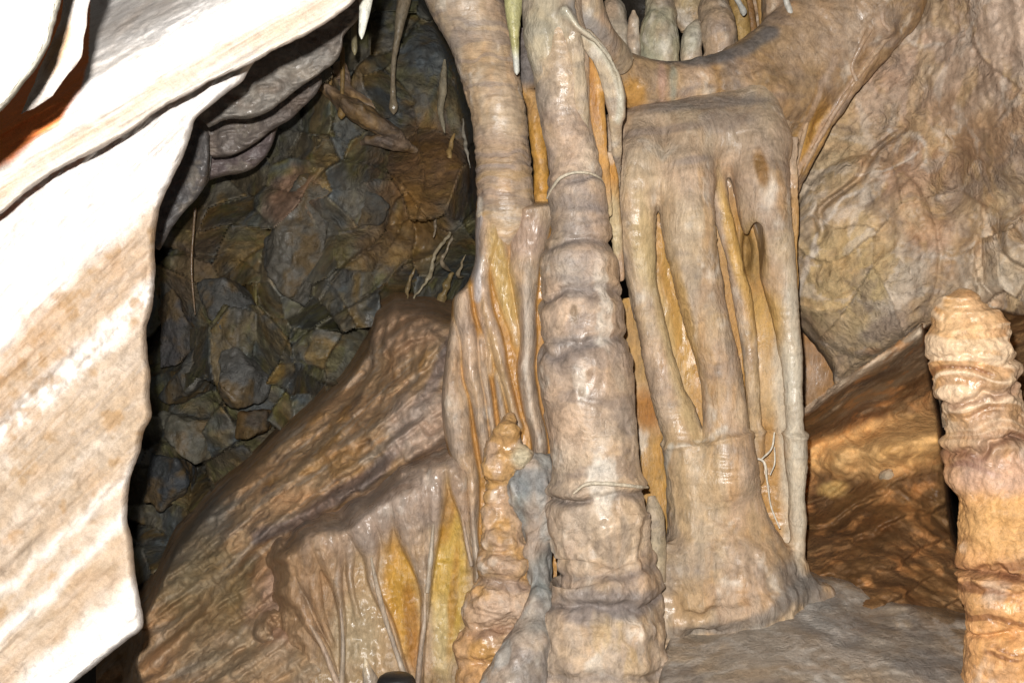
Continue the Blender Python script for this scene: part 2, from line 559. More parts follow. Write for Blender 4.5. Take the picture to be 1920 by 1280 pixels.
ctrl = [(150, -100, 6.2), (150, 600, 5.9), (150, 1150, 5.7), (420, -50, 5.6), (420, 350, 5.35), (420, 700, 5.2), (420, 1000, 5.3),
        (620, 50, 5.4), (620, 400, 5.2), (620, 700, 5.1), (760, -60, 5.7), (760, 250, 5.4), (760, 500, 5.15), (850, 100, 5.45), (900, 300, 5.35),
        (880, 500, 5.6), (1000, 0, 7.2), (1000, 600, 6.5), (700, 1050, 5.4), (1000, 1050, 6.2)]
recess_Y = tps(ctrl)
V, F, u, v = relief(120, 1040, -140, 1120, 3.0, ctrl, recess_extra)
r = np.random.RandomState(4)
pal = np.array([(.085, .094, .094), (.070, .068, .042), (.115, .112, .095), (.070, .054, .030), (.098, .072, .036), (.065, .076, .084)], f32)
c = pal.mean(0) * .35 + .65 * (pal[r.randint(0, 6, 40)][st['i1'] % 40] * .5 + pal[r.randint(0, 6, 200)][st['i2'] % 200] * .5)
w = warp(V, .06, 6.0, 2.0)
c = mixc(c, (.135, .085, .022), ss(.52, .68, fbm(w, (7, 7, 5), 4, 3)) * .75)
c = mixc(c, (.085, .082, .030), ss(.52, .66, fbm(w, (10, 10, 5), 4, 43)) * .75)
c = mixc(c, (.050, .062, .072), ss(.5, .68, fbm(w, 6.0, 3, 9)) * .7)
c = mixc(c, (.10, .085, .05), ss(.56, .68, fbm(w, 15.0, 3, 15)) * .6)
c = mixc(c, (.03, .024, .016), ss(.66, .78, ridged(w, 9.0, 3, 15)) * .4)
c = mixc(c, (.14, .135, .115), blob(V, 560, 470, 5.2, 78, 130, 8) * .55)
c = mixc(c, (.17, .085, .05), blob(V, 560, 375, 5.2, 50, 60, 20) * .55)
c = mixc(c, (.13, .125, .11), blob(V, 690, 380, 5.2, 40, 38, 0) * .5)
c = mixc(c, (.13, .065, .02), blob(V, 800, 330, 5.2, 90, 110, 20) * .75)
c = mixc(c, (.15, .085, .025), blob(V, 760, 440, 5.2, 110, 70, -30) * .6)
c = mixc(c, (.13, .075, .02), blob(V, 660, 150, 5.3, 60, 60, 20) * .6)
c = mixc(c, (.11, .065, .025), blob(V, 350, 480, 5.3, 60, 110, 10) * .55)
c = c * 1.6 * (0.72 + .5 * fbm(V, (26, 26, 26), 3, 31))[:, None]
tag(add_mesh('cave_wall', V, F, c, M_DARK), kind='structure')

# a darker wall of the cave behind everything, so that the gaps between the columns end in rock
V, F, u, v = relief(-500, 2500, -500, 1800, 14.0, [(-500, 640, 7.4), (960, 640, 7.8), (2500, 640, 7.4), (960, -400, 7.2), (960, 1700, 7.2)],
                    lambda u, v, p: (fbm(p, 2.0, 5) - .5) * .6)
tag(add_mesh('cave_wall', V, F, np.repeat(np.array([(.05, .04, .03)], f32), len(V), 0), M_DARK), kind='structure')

# ------------------------------------------------------------------ right rock wall
def rwall_extra(u, v, p):
    w = warp(np.stack([u, v, u * 0], -1) / 100.0, 0.35, 0.9, 5.0) * 100
    a, e, i1 = facets(w[..., 0], w[..., 1], 16, (1380, 2100, -100, 800), 21, .030, .0005)
    d = a * .45 + (fbm(p, 5.0, 4, 3) - .5) * .13 + (ridged(p, (8, 8, 8), 4, 6) - .5) * -.028 + (ridged(p, (30, 30, 24), 3, 16) - .5) * -.009 + (fbm(p, 60.0, 3, 8) - .5) * .013
    # bulging slab with a rounded lower right edge, and the hollow beside it
    q = ((u - 1620) / 140)**2 + ((v - 480) / 190)**2
    d = d - .10 * np.clip(1 - q, 0, 1)**.5
    d = d + .16 * np.exp(-(((u - 1785) / 42)**2 + ((v - 330) / 75)**2))
    d = d - .05 * np.exp(-(((u - 1760) / 30)**2 + ((v - 470) / 60)**2))
    # crack running down from upper right
    cx = np.interp(v, [230, 300, 350, 400, 470], [1690, 1640, 1580, 1545, 1520])
    d = d + .05 * np.exp(-((u - cx - 12 * np.sin(v * .06)) / 9)**2) * ss(215, 260, v) * (1 - ss(430, 480, v))
    # slanting bedding of the rock
    sl_ = np.stack([(u * .62 + v * .78) / 26, (u * .78 - v * .62) / 170, u * 0], -1)
    d = d + (fbm(warp(sl_, .9, .5, 2), 1.0, 4, 4) - .5) * .034
    # block at the right edge, above the stalagmite
    ey = np.interp(u, [1880, 1900, 1925, 2000], [472, 492, 503, 520])
    d = d - .10 * ss(1868, 1892, u) * (1 - ss(-4, 3, v - ey)) * ss(390, 430, v)
    b2, e2, i2 = facets(w[..., 0], w[..., 1], 60, (1780, 2160, 360, 660), 9, .03, .0012)
    d = d + (b2 + (1 - ss(0, 4, e2)) * .015) * ss(1800, 1850, u + (v - 480) * .3) * ss(370, 430, v)
    # lower lip rolls back into the grotto
    lip = np.interp(u, [1380, 1500, 1540, 1560, 1566, 1630, 1700, 1770, 1850, 2000], [596, 610, 655, 690, 729, 688, 640, 586, 575, 600])
    lip = lip + (fbm(p, 26.0, 3, 9) - .5) * 10
    d = d + .05 * ss(-26, 0, v - lip) + 1.0 * ss(0, 16, v - lip) + .35 * ss(16, 160, v - lip)
    return d
ctrl = [(1380, -100, 4.55), (1480, 150, 4.45), (1480, 400, 4.35), (1500, 600, 4.4), (1620, 300, 4.25), (1620, 620, 4.25), (1760, 100, 4.0),
        (1760, 450, 4.05), (1780, 620, 4.1), (1920, -50, 3.6), (1920, 250, 3.7), (1920, 600, 3.95), (2150, 300, 3.35), (1600, -100, 4.3), (2150, 800, 3.6), (1450, 800, 4.5), (2750, -200, 2.8), (2750, 300, 2.75), (2750, 800, 2.8), (1800, -320, 3.95), (2250, -320, 3.2)]
V, F, u, v = relief(1380, 2760, -330, 800, 3.0, ctrl, rwall_extra)
w = warp(V, .05, 7.0, 4.0)
c = np.repeat(np.array([(.38, .295, .195)], f32), len(V), 0)
c = mixc(c, (.40, .335, .25), ss(.45, .62, fbm(w, (6, 6, 7), 4, 1)) * .8)
c = mixc(c, (.36, .25, .17), ss(.52, .68, fbm(w, (5, 5, 5), 4, 7)) * .8)
c = mixc(c, (.29, .245, .205), ss(.54, .68, fbm(w, (9, 9, 7), 4, 12)) * .6)
c = mixc(c, (.38, .20, .10), ss(.58, .74, fbm(w, (7, 7, 7), 4, 22)) * .6)
c = mixc(c, (.45, .36, .18), blob(V, 1590, 520, 4.2, 95, 120, -25) * .75)
c = mixc(c, (.42, .34, .20), blob(V, 1570, 280, 4.25, 50, 130, 35) * .6)
c = mixc(c, (.36, .22, .16), blob(V, 1690, 330, 4.2, 70, 50, -35) * .6)
c = mixc(c, (.45, .44, .42), blob(V, 1700, 530, 4.15, 30, 105, 35) * .65)
c = mixc(c, (.19, .165, .165), blob(V, 1790, 320, 4.1, 38, 80, 12) * .75)
c = mixc(c, (.20, .175, .17), blob(V, 1655, 610, 4.2, 60, 22, -35) * .65)
c = mixc(c, (.44, .36, .32), blob(V, 1850, 90, 3.7, 150, 120, -30) * .75)
c = mixc(c, (.37, .22, .11), blob(V, 1870, 250, 3.8, 95, 60, -40) * .6)
c = mixc(c, (.38, .24, .14), blob(V, 1760, 210, 3.95, 100, 28, -35) * .6)
c = mixc(c, (.40, .20, .11), blob(V, 1760, 620 - 190, 4.05, 40, 40, 0) * .4)
c = mixc(c, (.32, .20, .10), blob(V, 1800, 500, 4.0, 40, 90, 40) * .6)
c = mixc(c, (.17, .15, .15), blob(V, 1875, 140, 3.75, 26, 70, 30) * .5)
for pts, wd in (([(1660, 250), (1690, 265), (1705, 290), (1700, 320)], 4), ([(1530, 440), (1520, 480), (1515, 520), (1500, 570)], 5), ([(1545, 420), (1570, 380), (1610, 360)], 4),
                ([(1680, 80), (1700, 105), (1730, 110)], 4), ([(1600, 330), (1660, 320), (1690, 300)], 2.5)):
    c = mixc(c, (.60, .58, .55), linem(V, pts, 4.25, wd) * .8)
c = mixc(c, (.58, .56, .53), ss(.76, .84, ridged(w, 7.0, 4, 31)) * .45)
c = mixc(c, (.15, .115, .095), ss(.60, .74, fbm(w, (24, 24, 20), 4, 61)) * .3)
c = mixc(c, (.42, .30, .15), ss(.55, .7, fbm(w, (13, 13, 9), 4, 71)) * .5)
c = mixc(c, (.17, .14, .13), ss(.76, .86, ridged(w, 6.0, 4, 41)) * .45)
c = mixc(c, (.48, .45, .38), blob(V, 1870, 520, 3.9, 60, 70, 0) * .5)
c = mixc(c, (.42, .32, .205), .22 + 0 * c[:, 0]) * np.array([1.08, 1.02, .96], f32)
tag(add_mesh('rock_wall', V, F, c, M_ROCK), kind='structure')

# ------------------------------------------------------------------ grotto shell under the right wall
def saw(u, v):
    t = (v + .42 * u + 90 * fbm(np.stack([u / 130, v / 110, u * 0], -1), 1.0, 4, 31)) / 62
    fr = t - np.floor(t)
    return -.055 * fr * (1 - ss(.82, 1.0, fr)) * ss(870, 930, v)
def grot_extra(u, v, p):
    a = (u * .55 - v * .83)
    q = np.stack([a / 26 + 0 * u, (u * .83 + v * .55) / 150, u * 0], -1)
    q = warp(q, .6, .6, 3)
    rip = (ridged(q, 1.0, 3, 5) - .5) * -.05 * ss(760, 880, v)
    ed = np.interp(v, [560, 610, 660, 720, 760, 830, 880, 940, 1000, 1045, 1100, 1150], [1726, 1726, 1732, 1742, 1752, 1758, 1768, 1772, 1780, 1796, 1796, 1830])
    rip = rip + 1.6 * ss(0, 26, u - ed) * (1 - ss(60, 170, u - ed))
    return rip + (fbm(p, 7.0, 4, 2) - .5) * .12 + (fbm(p, 30.0, 3, 6) - .5) * .02 - .24 * np.exp(-(((v - 842 + (u - 1650) * .22) / 40)**2)) * ss(1500, 1580, u) + saw(u, v)
ctrl = [(1470, 760, 4.12), (1510, 775, 4.05), (1560, 735, 4.03), (1630, 690, 4.0), (1700, 640, 3.98), (1770, 585, 3.98), (1850, 560, 4.0),
        (1540, 830, 4.75), (1620, 775, 4.65), (1700, 740, 4.6), (1780, 720, 4.65), (1560, 900, 4.75), (1680, 860, 4.6), (1790, 840, 4.6),
        (1520, 980, 4.6), (1650, 980, 4.35), (1780, 980, 4.5), (1500, 1080, 4.2), (1600, 1100, 4.0), (1750, 1130, 3.95), (1850, 1000, 4.5), (2000, 900, 4.5), (1850, 700, 4.7), (2000, 600, 4.4), (1400, 950, 4.6), (1700, 1250, 3.7), (2000, 1250, 3.7), (2700, 600, 3.4), (2700, 1000, 3.3), (2700, 1250, 3.1)]
def grot_all(u, v, p):
    lip = np.interp(u, [1380, 1505, 1560, 1630, 1700, 1770, 1900], [830, 778, 735, 690, 640, 588, 560])
    return grot_extra(u, v, p) + .06 * ss(-3, 14, lip - v)
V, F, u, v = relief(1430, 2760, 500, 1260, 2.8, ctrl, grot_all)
_lip = np.interp(u, [1380, 1505, 1560, 1630, 1700, 1770, 1900], [830, 778, 735, 690, 640, 588, 560])
F = F[((v - _lip)[F] > -14).all(1)]
w = warp(V, .04, 8.0, 4.0)
c = np.repeat(np.array([(.15, .085, .036)], f32), len(V), 0)
c = mixc(c, (.22, .17, .115), blob(V, 1680, 700, 4.2, 130, 80, -38) * .8)
c = mixc(c, (.46, .27, .11), blob(V, 1650, 845, 4.55, 180, 50, -12) * .9)
c = mixc(c, (.11, .052, .018), blob(V, 1640, 1000, 4.3, 170, 90, -20) * .6)
c = mixc(c, (.40, .33, .25), linem(V, [(1505, 780), (1560, 738), (1630, 692), (1700, 645), (1765, 595)], 4.0, 12) * .9)  # pale line paints the lit crest along the grotto lip
c = mixc(c, (.07, .035, .014), ss(.5, .68, fbm(w, (9, 9, 14), 4, 5)) * .6)
c = mixc(c, (.38, .19, .07), ss(.56, .72, fbm(w, (12, 12, 20), 4, 8)) * .6)
c = mixc(c, (.03, .018, .010), ss(4.95, 5.4, V[:, 1]))  # deep slot beside the stalagmite painted near black to stand in for shade
c = mixc(c, (.62, .38, .16), blob(V, 1650, 838, 4.5, 170, 40, -12) * .75)
c = mixc(c, (.40, .27, .10), blob(V, 1583, 925, 4.5, 28, 16, -15) * .8)
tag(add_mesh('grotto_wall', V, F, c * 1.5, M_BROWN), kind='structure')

# ------------------------------------------------------------------ grey mound in the right foreground: the cave floor
def floor_extra(u, v, p):
    crest = (fbm(p, 10.0, 3, 7) - .5) * 26 + np.interp(u, [900, 1180, 1225, 1262, 1400, 1500, 1600, 1750, 1850, 2100], [1420, 1400, 1330, 1180, 1150, 1085, 1110, 1160, 1175, 1180])
    d = 1.0 * ss(0, 70, crest - v) ** 1.3
    q = np.stack([(v * .97 + u * .12) / 16, (u - v * .2) / 130, u * 0], -1)
    return d + (fbm(warp(q, 1.2, .6), (.5, 1.8, 1), 3) - .5) * .012 + (fbm(p, 30.0, 3, 4) - .5) * .012 + (fbm(p, 8.0, 4, 2) - .5) * .05
ctrl = [(900, 1250, 3.60), (1100, 1230, 3.55), (1300, 1170, 3.78), (1500, 1090, 3.98), (1650, 1130, 3.85), (1850, 1180, 3.65), (2100, 1180, 3.6),
        (900, 1350, 3.4), (1300, 1260, 3.42), (1500, 1260, 3.36), (1700, 1250, 3.4), (1920, 1250, 3.4), (1300, 1400, 3.1), (1700, 1400, 3.1), (2100, 1400, 3.1), (2750, 1180, 3.1), (2750, 1400, 2.8), (1700, 1700, 2.5), (900, 1700, 2.7), (2750, 1700, 2.4)]
V, F, u, v = relief(880, 2760, 1030, 1700, 3.0, ctrl, floor_extra)
w = warp(V, .04, 8.0, 4.0)
c = np.repeat(np.array([(.31, .27, .225)], f32), len(V), 0)
c = mixc(c, (.34, .265, .185), ss(.45, .65, fbm(w, (5, 5, 9), 4, 3)) * .7)
c = mixc(c, (.18, .165, .155), ss(.5, .68, fbm(w, (6, 6, 10), 4, 9)) * .7)
c = mixc(c, (.34, .33, .31), blob(V, 1500, 1110, 3.9, 60, 40, 20) * .6)
c = mixc(c, (.26, .17, .09), blob(V, 1860, 1170, 3.6, 120, 45, -15) * .7)
c = mixc(c, (.50, .47, .43), ss(.72, .82, ridged(w, (8, 8, 10), 3, 4)) * .4)
tag(add_mesh('cave_floor', V, F, c, M_FLOW), kind='structure')

# ------------------------------------------------------------------ brown terraced slope at the lower left
def slope_extra(u, v, p):
    top = np.interp(u, [180, 280, 330, 400, 450, 560, 640, 690, 705, 740, 790, 840, 880, 960], [1250, 1120, 1010, 925, 880, 775, 705, 640, 575, 556, 565, 585, 590, 600])
    top = top + 34
    d = 1.5 * ss(0, 90, top - v)**1.2 + .03 * ss(-60, 0, top - v)
    # flow terraces: long wavy steps that run up to the right
    a = (u * .60 + v * .80); b = (u * .80 - v * .60)
    q = warp(np.stack([a / 62, b / 260, u * 0], -1), .55, .8, 6)
    d = d + (fbm(q, 1.0, 3, 5) - .5) * -.20
    t_ = (a + 75 * fbm(np.stack([a / 120, b / 130, u * 0], -1), 1.0, 4, 21)) / 46
    fr = t_ - np.floor(t_)
    d = d - .030 * (fr * (1 - ss(.80, 1.0, fr)))
    q2 = warp(np.stack([a / 24, b / 75, u * 0], -1), 1.6, .30, 9)
    d = d + (ridged(q2, 1.0, 4, 2) - .5) * -.020 + (ridged(warp(np.stack([b / 30, a / 110, u * 0], -1), .5, .8, 4), 1.0, 3, 9) - .5) * -.040 + (fbm(p, 13.0, 3, 77) - .5) * .05 + (fbm(np.stack([u / 9, v / 34, u * 0], -1), 1.0, 3, 5) - .5) * .016
    # ripples hanging from the rounded boss
    g = np.exp(-(((u - 760) / 85)**2 + ((v - 630) / 60)**2))
    d = d - .10 * g - .008 * g * np.sin((u - 760) * .32 + np.sin(v * .04) * 2)
    d = d + 2.2 * ss(0, 34, 268 + (fbm(p, 8.0, 3, 91) - .5) * 30 - u) * ss(1120, 1170, v)
    lip = np.interp(u, [250, 330, 480, 530, 600, 680, 730, 790, 850, 900], [1240, 1170, 1010, 975, 945, 905, 870, 840, 800, 760])
    d = d + .16 * ss(-2, 40, v - lip) * (1 - .9 * ss(300, 470, 640 - u))
    return d + (fbm(p, 9.0, 4, 2) - .5) * .08 + (fbm(p, 40.0, 3, 6) - .5) * .012
ctrl = [(230, 1150, 4.1), (300, 1080, 4.2), (400, 950, 4.45), (460, 880, 4.55), (560, 780, 4.65), (650, 700, 4.65), (720, 570, 4.7), (800, 600, 4.45), (900, 620, 4.35),
        (300, 1250, 3.9), (420, 1100, 4.05), (520, 980, 4.12), (640, 900, 4.15), (740, 830, 4.12), (830, 740, 4.15), (840, 900, 4.05), (400, 1280, 3.75), (560, 1280, 3.75), (700, 1280, 3.85),
        (860, 1280, 3.9), (300, 1400, 3.6), (600, 1400, 3.6), (900, 1400, 3.7), (200, 1700, 3.2), (900, 1700, 3.2), (640, 1050, 4.0), (780, 1050, 4.02), (960, 900, 4.15), (200, 1350, 3.85), (520, 1150, 3.9)]
V, F, u, v = relief(180, 980, 480, 1700, 2.7, ctrl, slope_extra)
w = warp(V, .04, 9.0, 4.0)
al = np.stack([(V[:, 0] * .6 - V[:, 2] * .8) * 22, V[:, 1] * 6, (V[:, 0] * .8 + V[:, 2] * .6) * 4.0], -1)
al = warp(al, 1.5, .45, 3)
c = np.repeat(np.array([(.26, .175, .10)], f32), len(V), 0)
c = mixc(c, (.33, .215, .12), ss(.42, .60, fbm(al, 1.0, 4, 3) * .5 + .5 * fbm(w, (15, 15, 10), 4, 33)) * .85)
c = mixc(c, (.095, .072, .055), ss(.54, .7, .4 * fbm(w, (12, 12, 14), 4, 38) + .6 * fbm(al, (1.0, 1, 1.6), 4, 8)) * .7)
c = mixc(c, (.33, .275, .215), ss(.53, .68, fbm(al, (1.7, 1, 1.4), 4, 15)) * .6)
c = mixc(c, (.26, .135, .035), ss(.58, .7, fbm(w, (8, 8, 8), 4, 18)) * .55)
c = mixc(c, (.25, .17, .115), blob(V, 760, 610, 4.5, 80, 60) * .7)
c = mixc(c, (.105, .085, .085), linem(V, [(480, 1010), (560, 975), (640, 925), (710, 880), (760, 810), (820, 700), (845, 640)], 4.15, 16) * .75)
c = mixc(c, (.33, .265, .22), blob(V, 790, 800, 4.1, 70, 75, -40) * .8)
c = mixc(c, (.115, .11, .098), blob(V, 360, 1010, 4.3, 95, 55, -50) * .8)
c = mixc(c, (.15, .115, .06), blob(V, 370, 1130, 4.0, 90, 110, -40) * .7)
c = mixc(c, (.30, .20, .145), blob(V, 520, 1150, 3.9, 70, 90, 10) * .8)
c = mixc(c, (.26, .20, .13), blob(V, 480, 1260, 3.8, 180, 45, 0) * .6)
o = thing('flowstone_slope', None, None)
bo = ((((u - 765) / 78)**2 + ((v - 625) / 62)**2)[F].mean(1) < 1)
split_parts(V, F, c * 1.22, M_BROWN, o, [('terraces', ~bo), ('boss', bo)])
tag(o, 'brown flowstone slope with wavy terraces climbing from the white apron to the folded drapery', 'flowstone')

# ------------------------------------------------------------------ central column
CY = 3.6
rows = [(-160, 985, 1105), (-60, 988, 1098), (0, 992, 1092), (60, 994, 1098), (150, 1002, 1106), (220, 1012, 1108), (300, 1028, 1122), (326, 1030, 1128), (345, 1026, 1132),
        (375, 1030, 1136), (420, 1034, 1142), (455, 1030, 1146), (470, 1020, 1152), (520, 1015, 1160), (548, 1019, 1164), (566, 1014, 1168), (620, 1016, 1172), (640, 1020, 1174), (660, 1012, 1180),
        (720, 1013, 1188), (770, 1020, 1192), (840, 1031, 1198), (900, 1034, 1206), (916, 1030, 1212), (932, 1040, 1204), (950, 1030, 1210), (1000, 1032, 1216), (1040, 1046, 1214), (1056, 1050, 1206), (1072, 1040, 1228), (1100, 1032, 1240), (1120, 1034, 1236), (1150, 1018, 1244), (1210, 1010, 1252), (1260, 1004, 1256), (1330, 985, 1285), (1400, 965, 1320), (1500, 930, 1370)]
LIPS = [(342, .006, 18), (462, .008, 14), (556, .009, 30), (648, .009, 34), (926, .012, 10), (1062, .008, 16), (1128, .010, 26), (1248, .008, 26)]
def col_disp(p, S, TH):
    py = 640 - (p[:, 2] - CZ) / k(CY)
    wob = (fbm(p, 9.0, 3, 4) - .5) * 2
    d = flow_disp(.0085, .0013, .0012, sl=12, sr=60, sst=50, seed=3)(p)
    for y, a, wv in LIPS:
        t = py - y - wob * wv - 14 * np.sin(TH - 1.0) * .6
        d = d - a * np.exp(-(t / 7.0)**2) + a * .55 * np.exp(-((t + 16) / 12)**2) + a * .45 * np.exp(-((t - 22) / 18)**2)
    low = ss(880, 960, py)
    d = d + low * ((fbm(p, 7.0, 3, 44) - .5) * .05 + (vn(p, (26, 26, 9), 12) - .5) * .018 + (fbm(p, (20, 20, 24), 3, 15) - .5) * .014)
    top = 1 - ss(330, 470, py)
    d = d + top * .005 * np.sin(py * .30 + wob * 4) * ss(380, 420, py)
    # two small drip holes
    for hx, hy in ((1072, 588), (1086, 733)):
        q = P(hx, hy, CY)
        rr = ((p[:, 0] - q[0]) / .009)**2 + ((p[:, 2] - q[2]) / .022)**2
        d = d + np.where(p[:, 1] < CY, -.010 * np.exp(-rr * 1.6) + .005 * np.exp(-((p[:, 0] - q[0]) / .006)**2 - ((p[:, 2] - q[2] + .010) / .007)**2), 0)
    return d
V, F, S, TH = sweep(sides(rows, CY), .0027, 300, 1.0, col_disp)
c = flow_col(V, (.45, .37, .295), 2, warm=.3, grey=.45)
py = 640 - (V[:, 2] - CZ) / k(CY)
wob = (fbm(V, 9.0, 3, 4) - .5) * 2
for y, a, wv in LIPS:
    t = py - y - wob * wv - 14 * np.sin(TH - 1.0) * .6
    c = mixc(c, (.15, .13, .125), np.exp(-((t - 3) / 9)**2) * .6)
c = mixc(c, (.21, .195, .19), blob(V, 1075, 520, CY, 40, 40) * .5)
c = mixc(c, (.17, .155, .155), blob(V, 1075, 415, CY, 70, 45, 0) * (.3 + .5 * vn(V, (10, 10, 55), 5)))
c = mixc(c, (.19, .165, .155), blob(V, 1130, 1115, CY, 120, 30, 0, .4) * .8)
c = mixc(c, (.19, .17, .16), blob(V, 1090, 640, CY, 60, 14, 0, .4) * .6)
c = mixc(c, (.22, .17, .12), blob(V, 1072, 588, CY, 8, 18, 0, .5, .3) * .7)
c = mixc(c, (.22, .17, .12), blob(V, 1086, 733, CY, 7, 17, 0, .5, .3) * .6)
c = mixc(c, CRUST, (blob(V, 1120, 780, CY, 60, 300, 0) * ss(.55, .7, fbm(V, (14, 14, 7), 4, 8))) * .6)
c = mixc(c, (.42, .30, .16), blob(V, 1150, 1190, CY, 60, 70, 0) * ss(.45, .6, fbm(V, (20, 20, 7), 3, 18)) * .7)
c = mixc(c, (.34, .31, .23), blob(V, 1010, 80, CY, 40, 120, 0) * .3)
column = thing('stalagmite_column', None, None)
fpy = py[F].mean(1); fw_ = (-9 * (fbm(V, 9.0, 3, 4) - .5) * 2)[F].mean(1)
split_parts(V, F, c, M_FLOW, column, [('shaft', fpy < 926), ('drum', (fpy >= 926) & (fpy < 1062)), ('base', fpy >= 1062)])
tag(column, 'tallest grey-cream column in the middle, jointed and lumpy, with two small drip holes', 'cave column')

def part(name, V, F, c, mat, parent, label=None):
    o = add_mesh(name, V, F, c, mat, parent)
    if label: o['label'] = label
    return o

# collars: thin crusted rims round the column
def rim(name, rows, Y, seed, parent, col=(.50, .44, .34), rr=1.0):
    V, F, S, TH = sweep([(a_, b_, c_ + .003, d_ * .75) for a_, b_, c_, d_ in rows], .0022, 14, 1.0, flow_disp(.004, 0, .001, sl=46, seed=seed))
    return part(name, V, F, np.repeat(np.array([col], f32), len(V), 0) * (0.75 + .5 * fbm(V, 60.0, 3, seed))[:, None], M_FLOW, parent)
rim('collar', [(1026, 372, CY - .01, 2.5), (1036, 352, CY - .06, 3), (1052, 333, CY - .095, 4), (1075, 324, CY - .112, 4), (1100, 324, CY - .10, 3.5), (1122, 332, CY - .06, 3), (1132, 345, CY, 2.5)], CY, 1, column)
rim('collar', [(1075, 925, CY - .155, 3), (1095, 909, CY - .158, 4.5), (1130, 906, CY - .162, 5), (1170, 909, CY - .14, 4.5), (1198, 912, CY - .10, 4), (1214, 913, CY - .03, 3)], CY, 2, column)

# rounded head at the top left of the column and the thin winged fin on its right
fd = Field(940, 1210, -120, 420, 3.40, 3.85, .0042)
fd.tube([(1030, -100, 3.60, 44), (1022, 0, 3.58, 42), (1018, 70, 3.56, 38), (1022, 130, 3.57, 26), (1030, 190, 3.58, 12)], .03, .9)
fd.tube([(1056, -60, 3.53, 26), (1062, 20, 3.52, 17), (1074, 80, 3.53, 17), (1084, 150, 3.54, 16), (1090, 260, 3.565, 16)], .03, .8)
fd.tube([(1058, 20, 3.51, 9), (1080, 50, 3.505, 6), (1110, 72, 3.51, 4.5), (1140, 104, 3.53, 4.5), (1158, 140, 3.555, 4.5), (1166, 180, 3.585, 4.5), (1167, 218, 3.60, 5)], .012, 1.6)
fd.tube([(1100, 70, 3.545, 16), (1126, 105, 3.555, 18), (1143, 150, 3.575, 17), (1152, 210, 3.60, 14), (1156, 260, 3.64, 11), (1158, 310, 3.70, 7), (1160, 350, 3.76, 4)], .02, .45)
fd.tube([(1078, -60, 3.64, 44), (1090, 10, 3.66, 40), (1118, 66, 3.72, 34), (1158, 112, 3.86, 30)], .05)
V, F = fd.mesh(flow_disp(.005, .0006, .0012, sl=18, seed=6))
c = flow_col(V, (.40, .335, .25), 7, warm=.35, grey=.5)
c = mixc(c, (.36, .35, .26), blob(V, 1012, 60, 3.55, 45, 90) * .45)
c = mixc(c, (.46, .44, .35), linem(V, [(1058, 25), (1080, 52), (1110, 72), (1140, 105), (1158, 140), (1166, 180), (1164, 215)], 3.52, 8) * .7)
c = mixc(c, (.20, .20, .20), blob(V, 1110, 45, 3.6, 60, 20, 25) * .7)
part('head', V, F, c, M_DRAPE, column)
fd = Field(1070, 1190, 60, 620, 3.5, 3.85, .0042)
fd.tube([(1112, 100, 3.60, 16), (1118, 180, 3.60, 16), (1124, 260, 3.62, 14), (1134, 340, 3.64, 11), (1140, 400, 3.66, 8)], .02, .5)
fd.tube([(1140, 300, 3.70, 16), (1150, 400, 3.74, 14), (1158, 460, 3.76, 10), (1164, 520, 3.78, 8)], .02, .6)
fd.ell(1131, 310, 3.595, 5, 22, .03, .008, cut=True)
fd.ell(1116, 185, 3.57, 5, 26, .025, .008, cut=True)
V, F = fd.mesh(flow_disp(.003, 0, .0016, sl=25, seed=9))
c = flow_col(V, AMBER, 12, warm=.6, grey=.25)
c = mixc(c, DAMBER, blob(V, 1114, 190, 3.6, 9, 50, -8) * .7)
c = mixc(c, (.46, .38, .22), blob(V, 1150, 430, 3.7, 20, 70) * .7)
part('fin', V, F, c, M_DRAPE, column, 'amber fin in the slot beside the column')

# ------------------------------------------------------------------ left leaning column and the folds under it
LY = 3.95
rows = [(-180, 730, 900), (-80, 768, 920), (0, 802, 945), (60, 836, 958), (100, 852, 966), (150, 868, 976), (200, 880, 984), (260, 889, 990), (320, 891, 996), (380, 893, 1002), (420, 894, 1000), (450, 898, 975), (480, 905, 955)]
def c1disp(p, S, TH):
    w = warp(p, .012, 20.0)
    py = 640 - (p[:, 2] - CZ) / k(LY)
    d = (vn(w, (6, 6, 72), 4) - .5) * .0055 + (vn(w, (16, 16, 140), 8) - .5) * .002
    d = d * (.35 + .65 * ss(80, 240, py))
    return d + (fbm(p, 12.0, 3, 3) - .5) * .012 + (fbm(p, 55.0, 3, 7) - .5) * .004
V, F, S, TH = sweep(sides(rows, LY), .0027, 260, .9, c1disp)
c = flow_col(V, (.43, .345, .255), 22, warm=.35, grey=.35, var=.7)
py = 640 - (V[:, 2] - CZ) / k(LY)
w = warp(V, .012, 20.0)
c = mixc(c, (.40, .26, .12), ss(230, 380, py) * ss(.45, .7, vn(w, (6, 6, 60), 4)) * .8)
c = mixc(c, (.29, .27, .24), blob(V, 830, 40, LY, 90, 90) * .35)
c = mixc(c, (.20, .17, .165), ss(.6, .75, vn(w, (4, 4, 62), 14)) * .4)
c = mixc(c, CRUST, linem(V, [(896, 380), (893, 420), (890, 480)], LY, 10) * .6)
lcol = add_mesh('leaning_column', V, F, c, M_RING)
tag(lcol, 'smooth leaning column with fine horizontal rings, beside the dark recess', 'cave column')

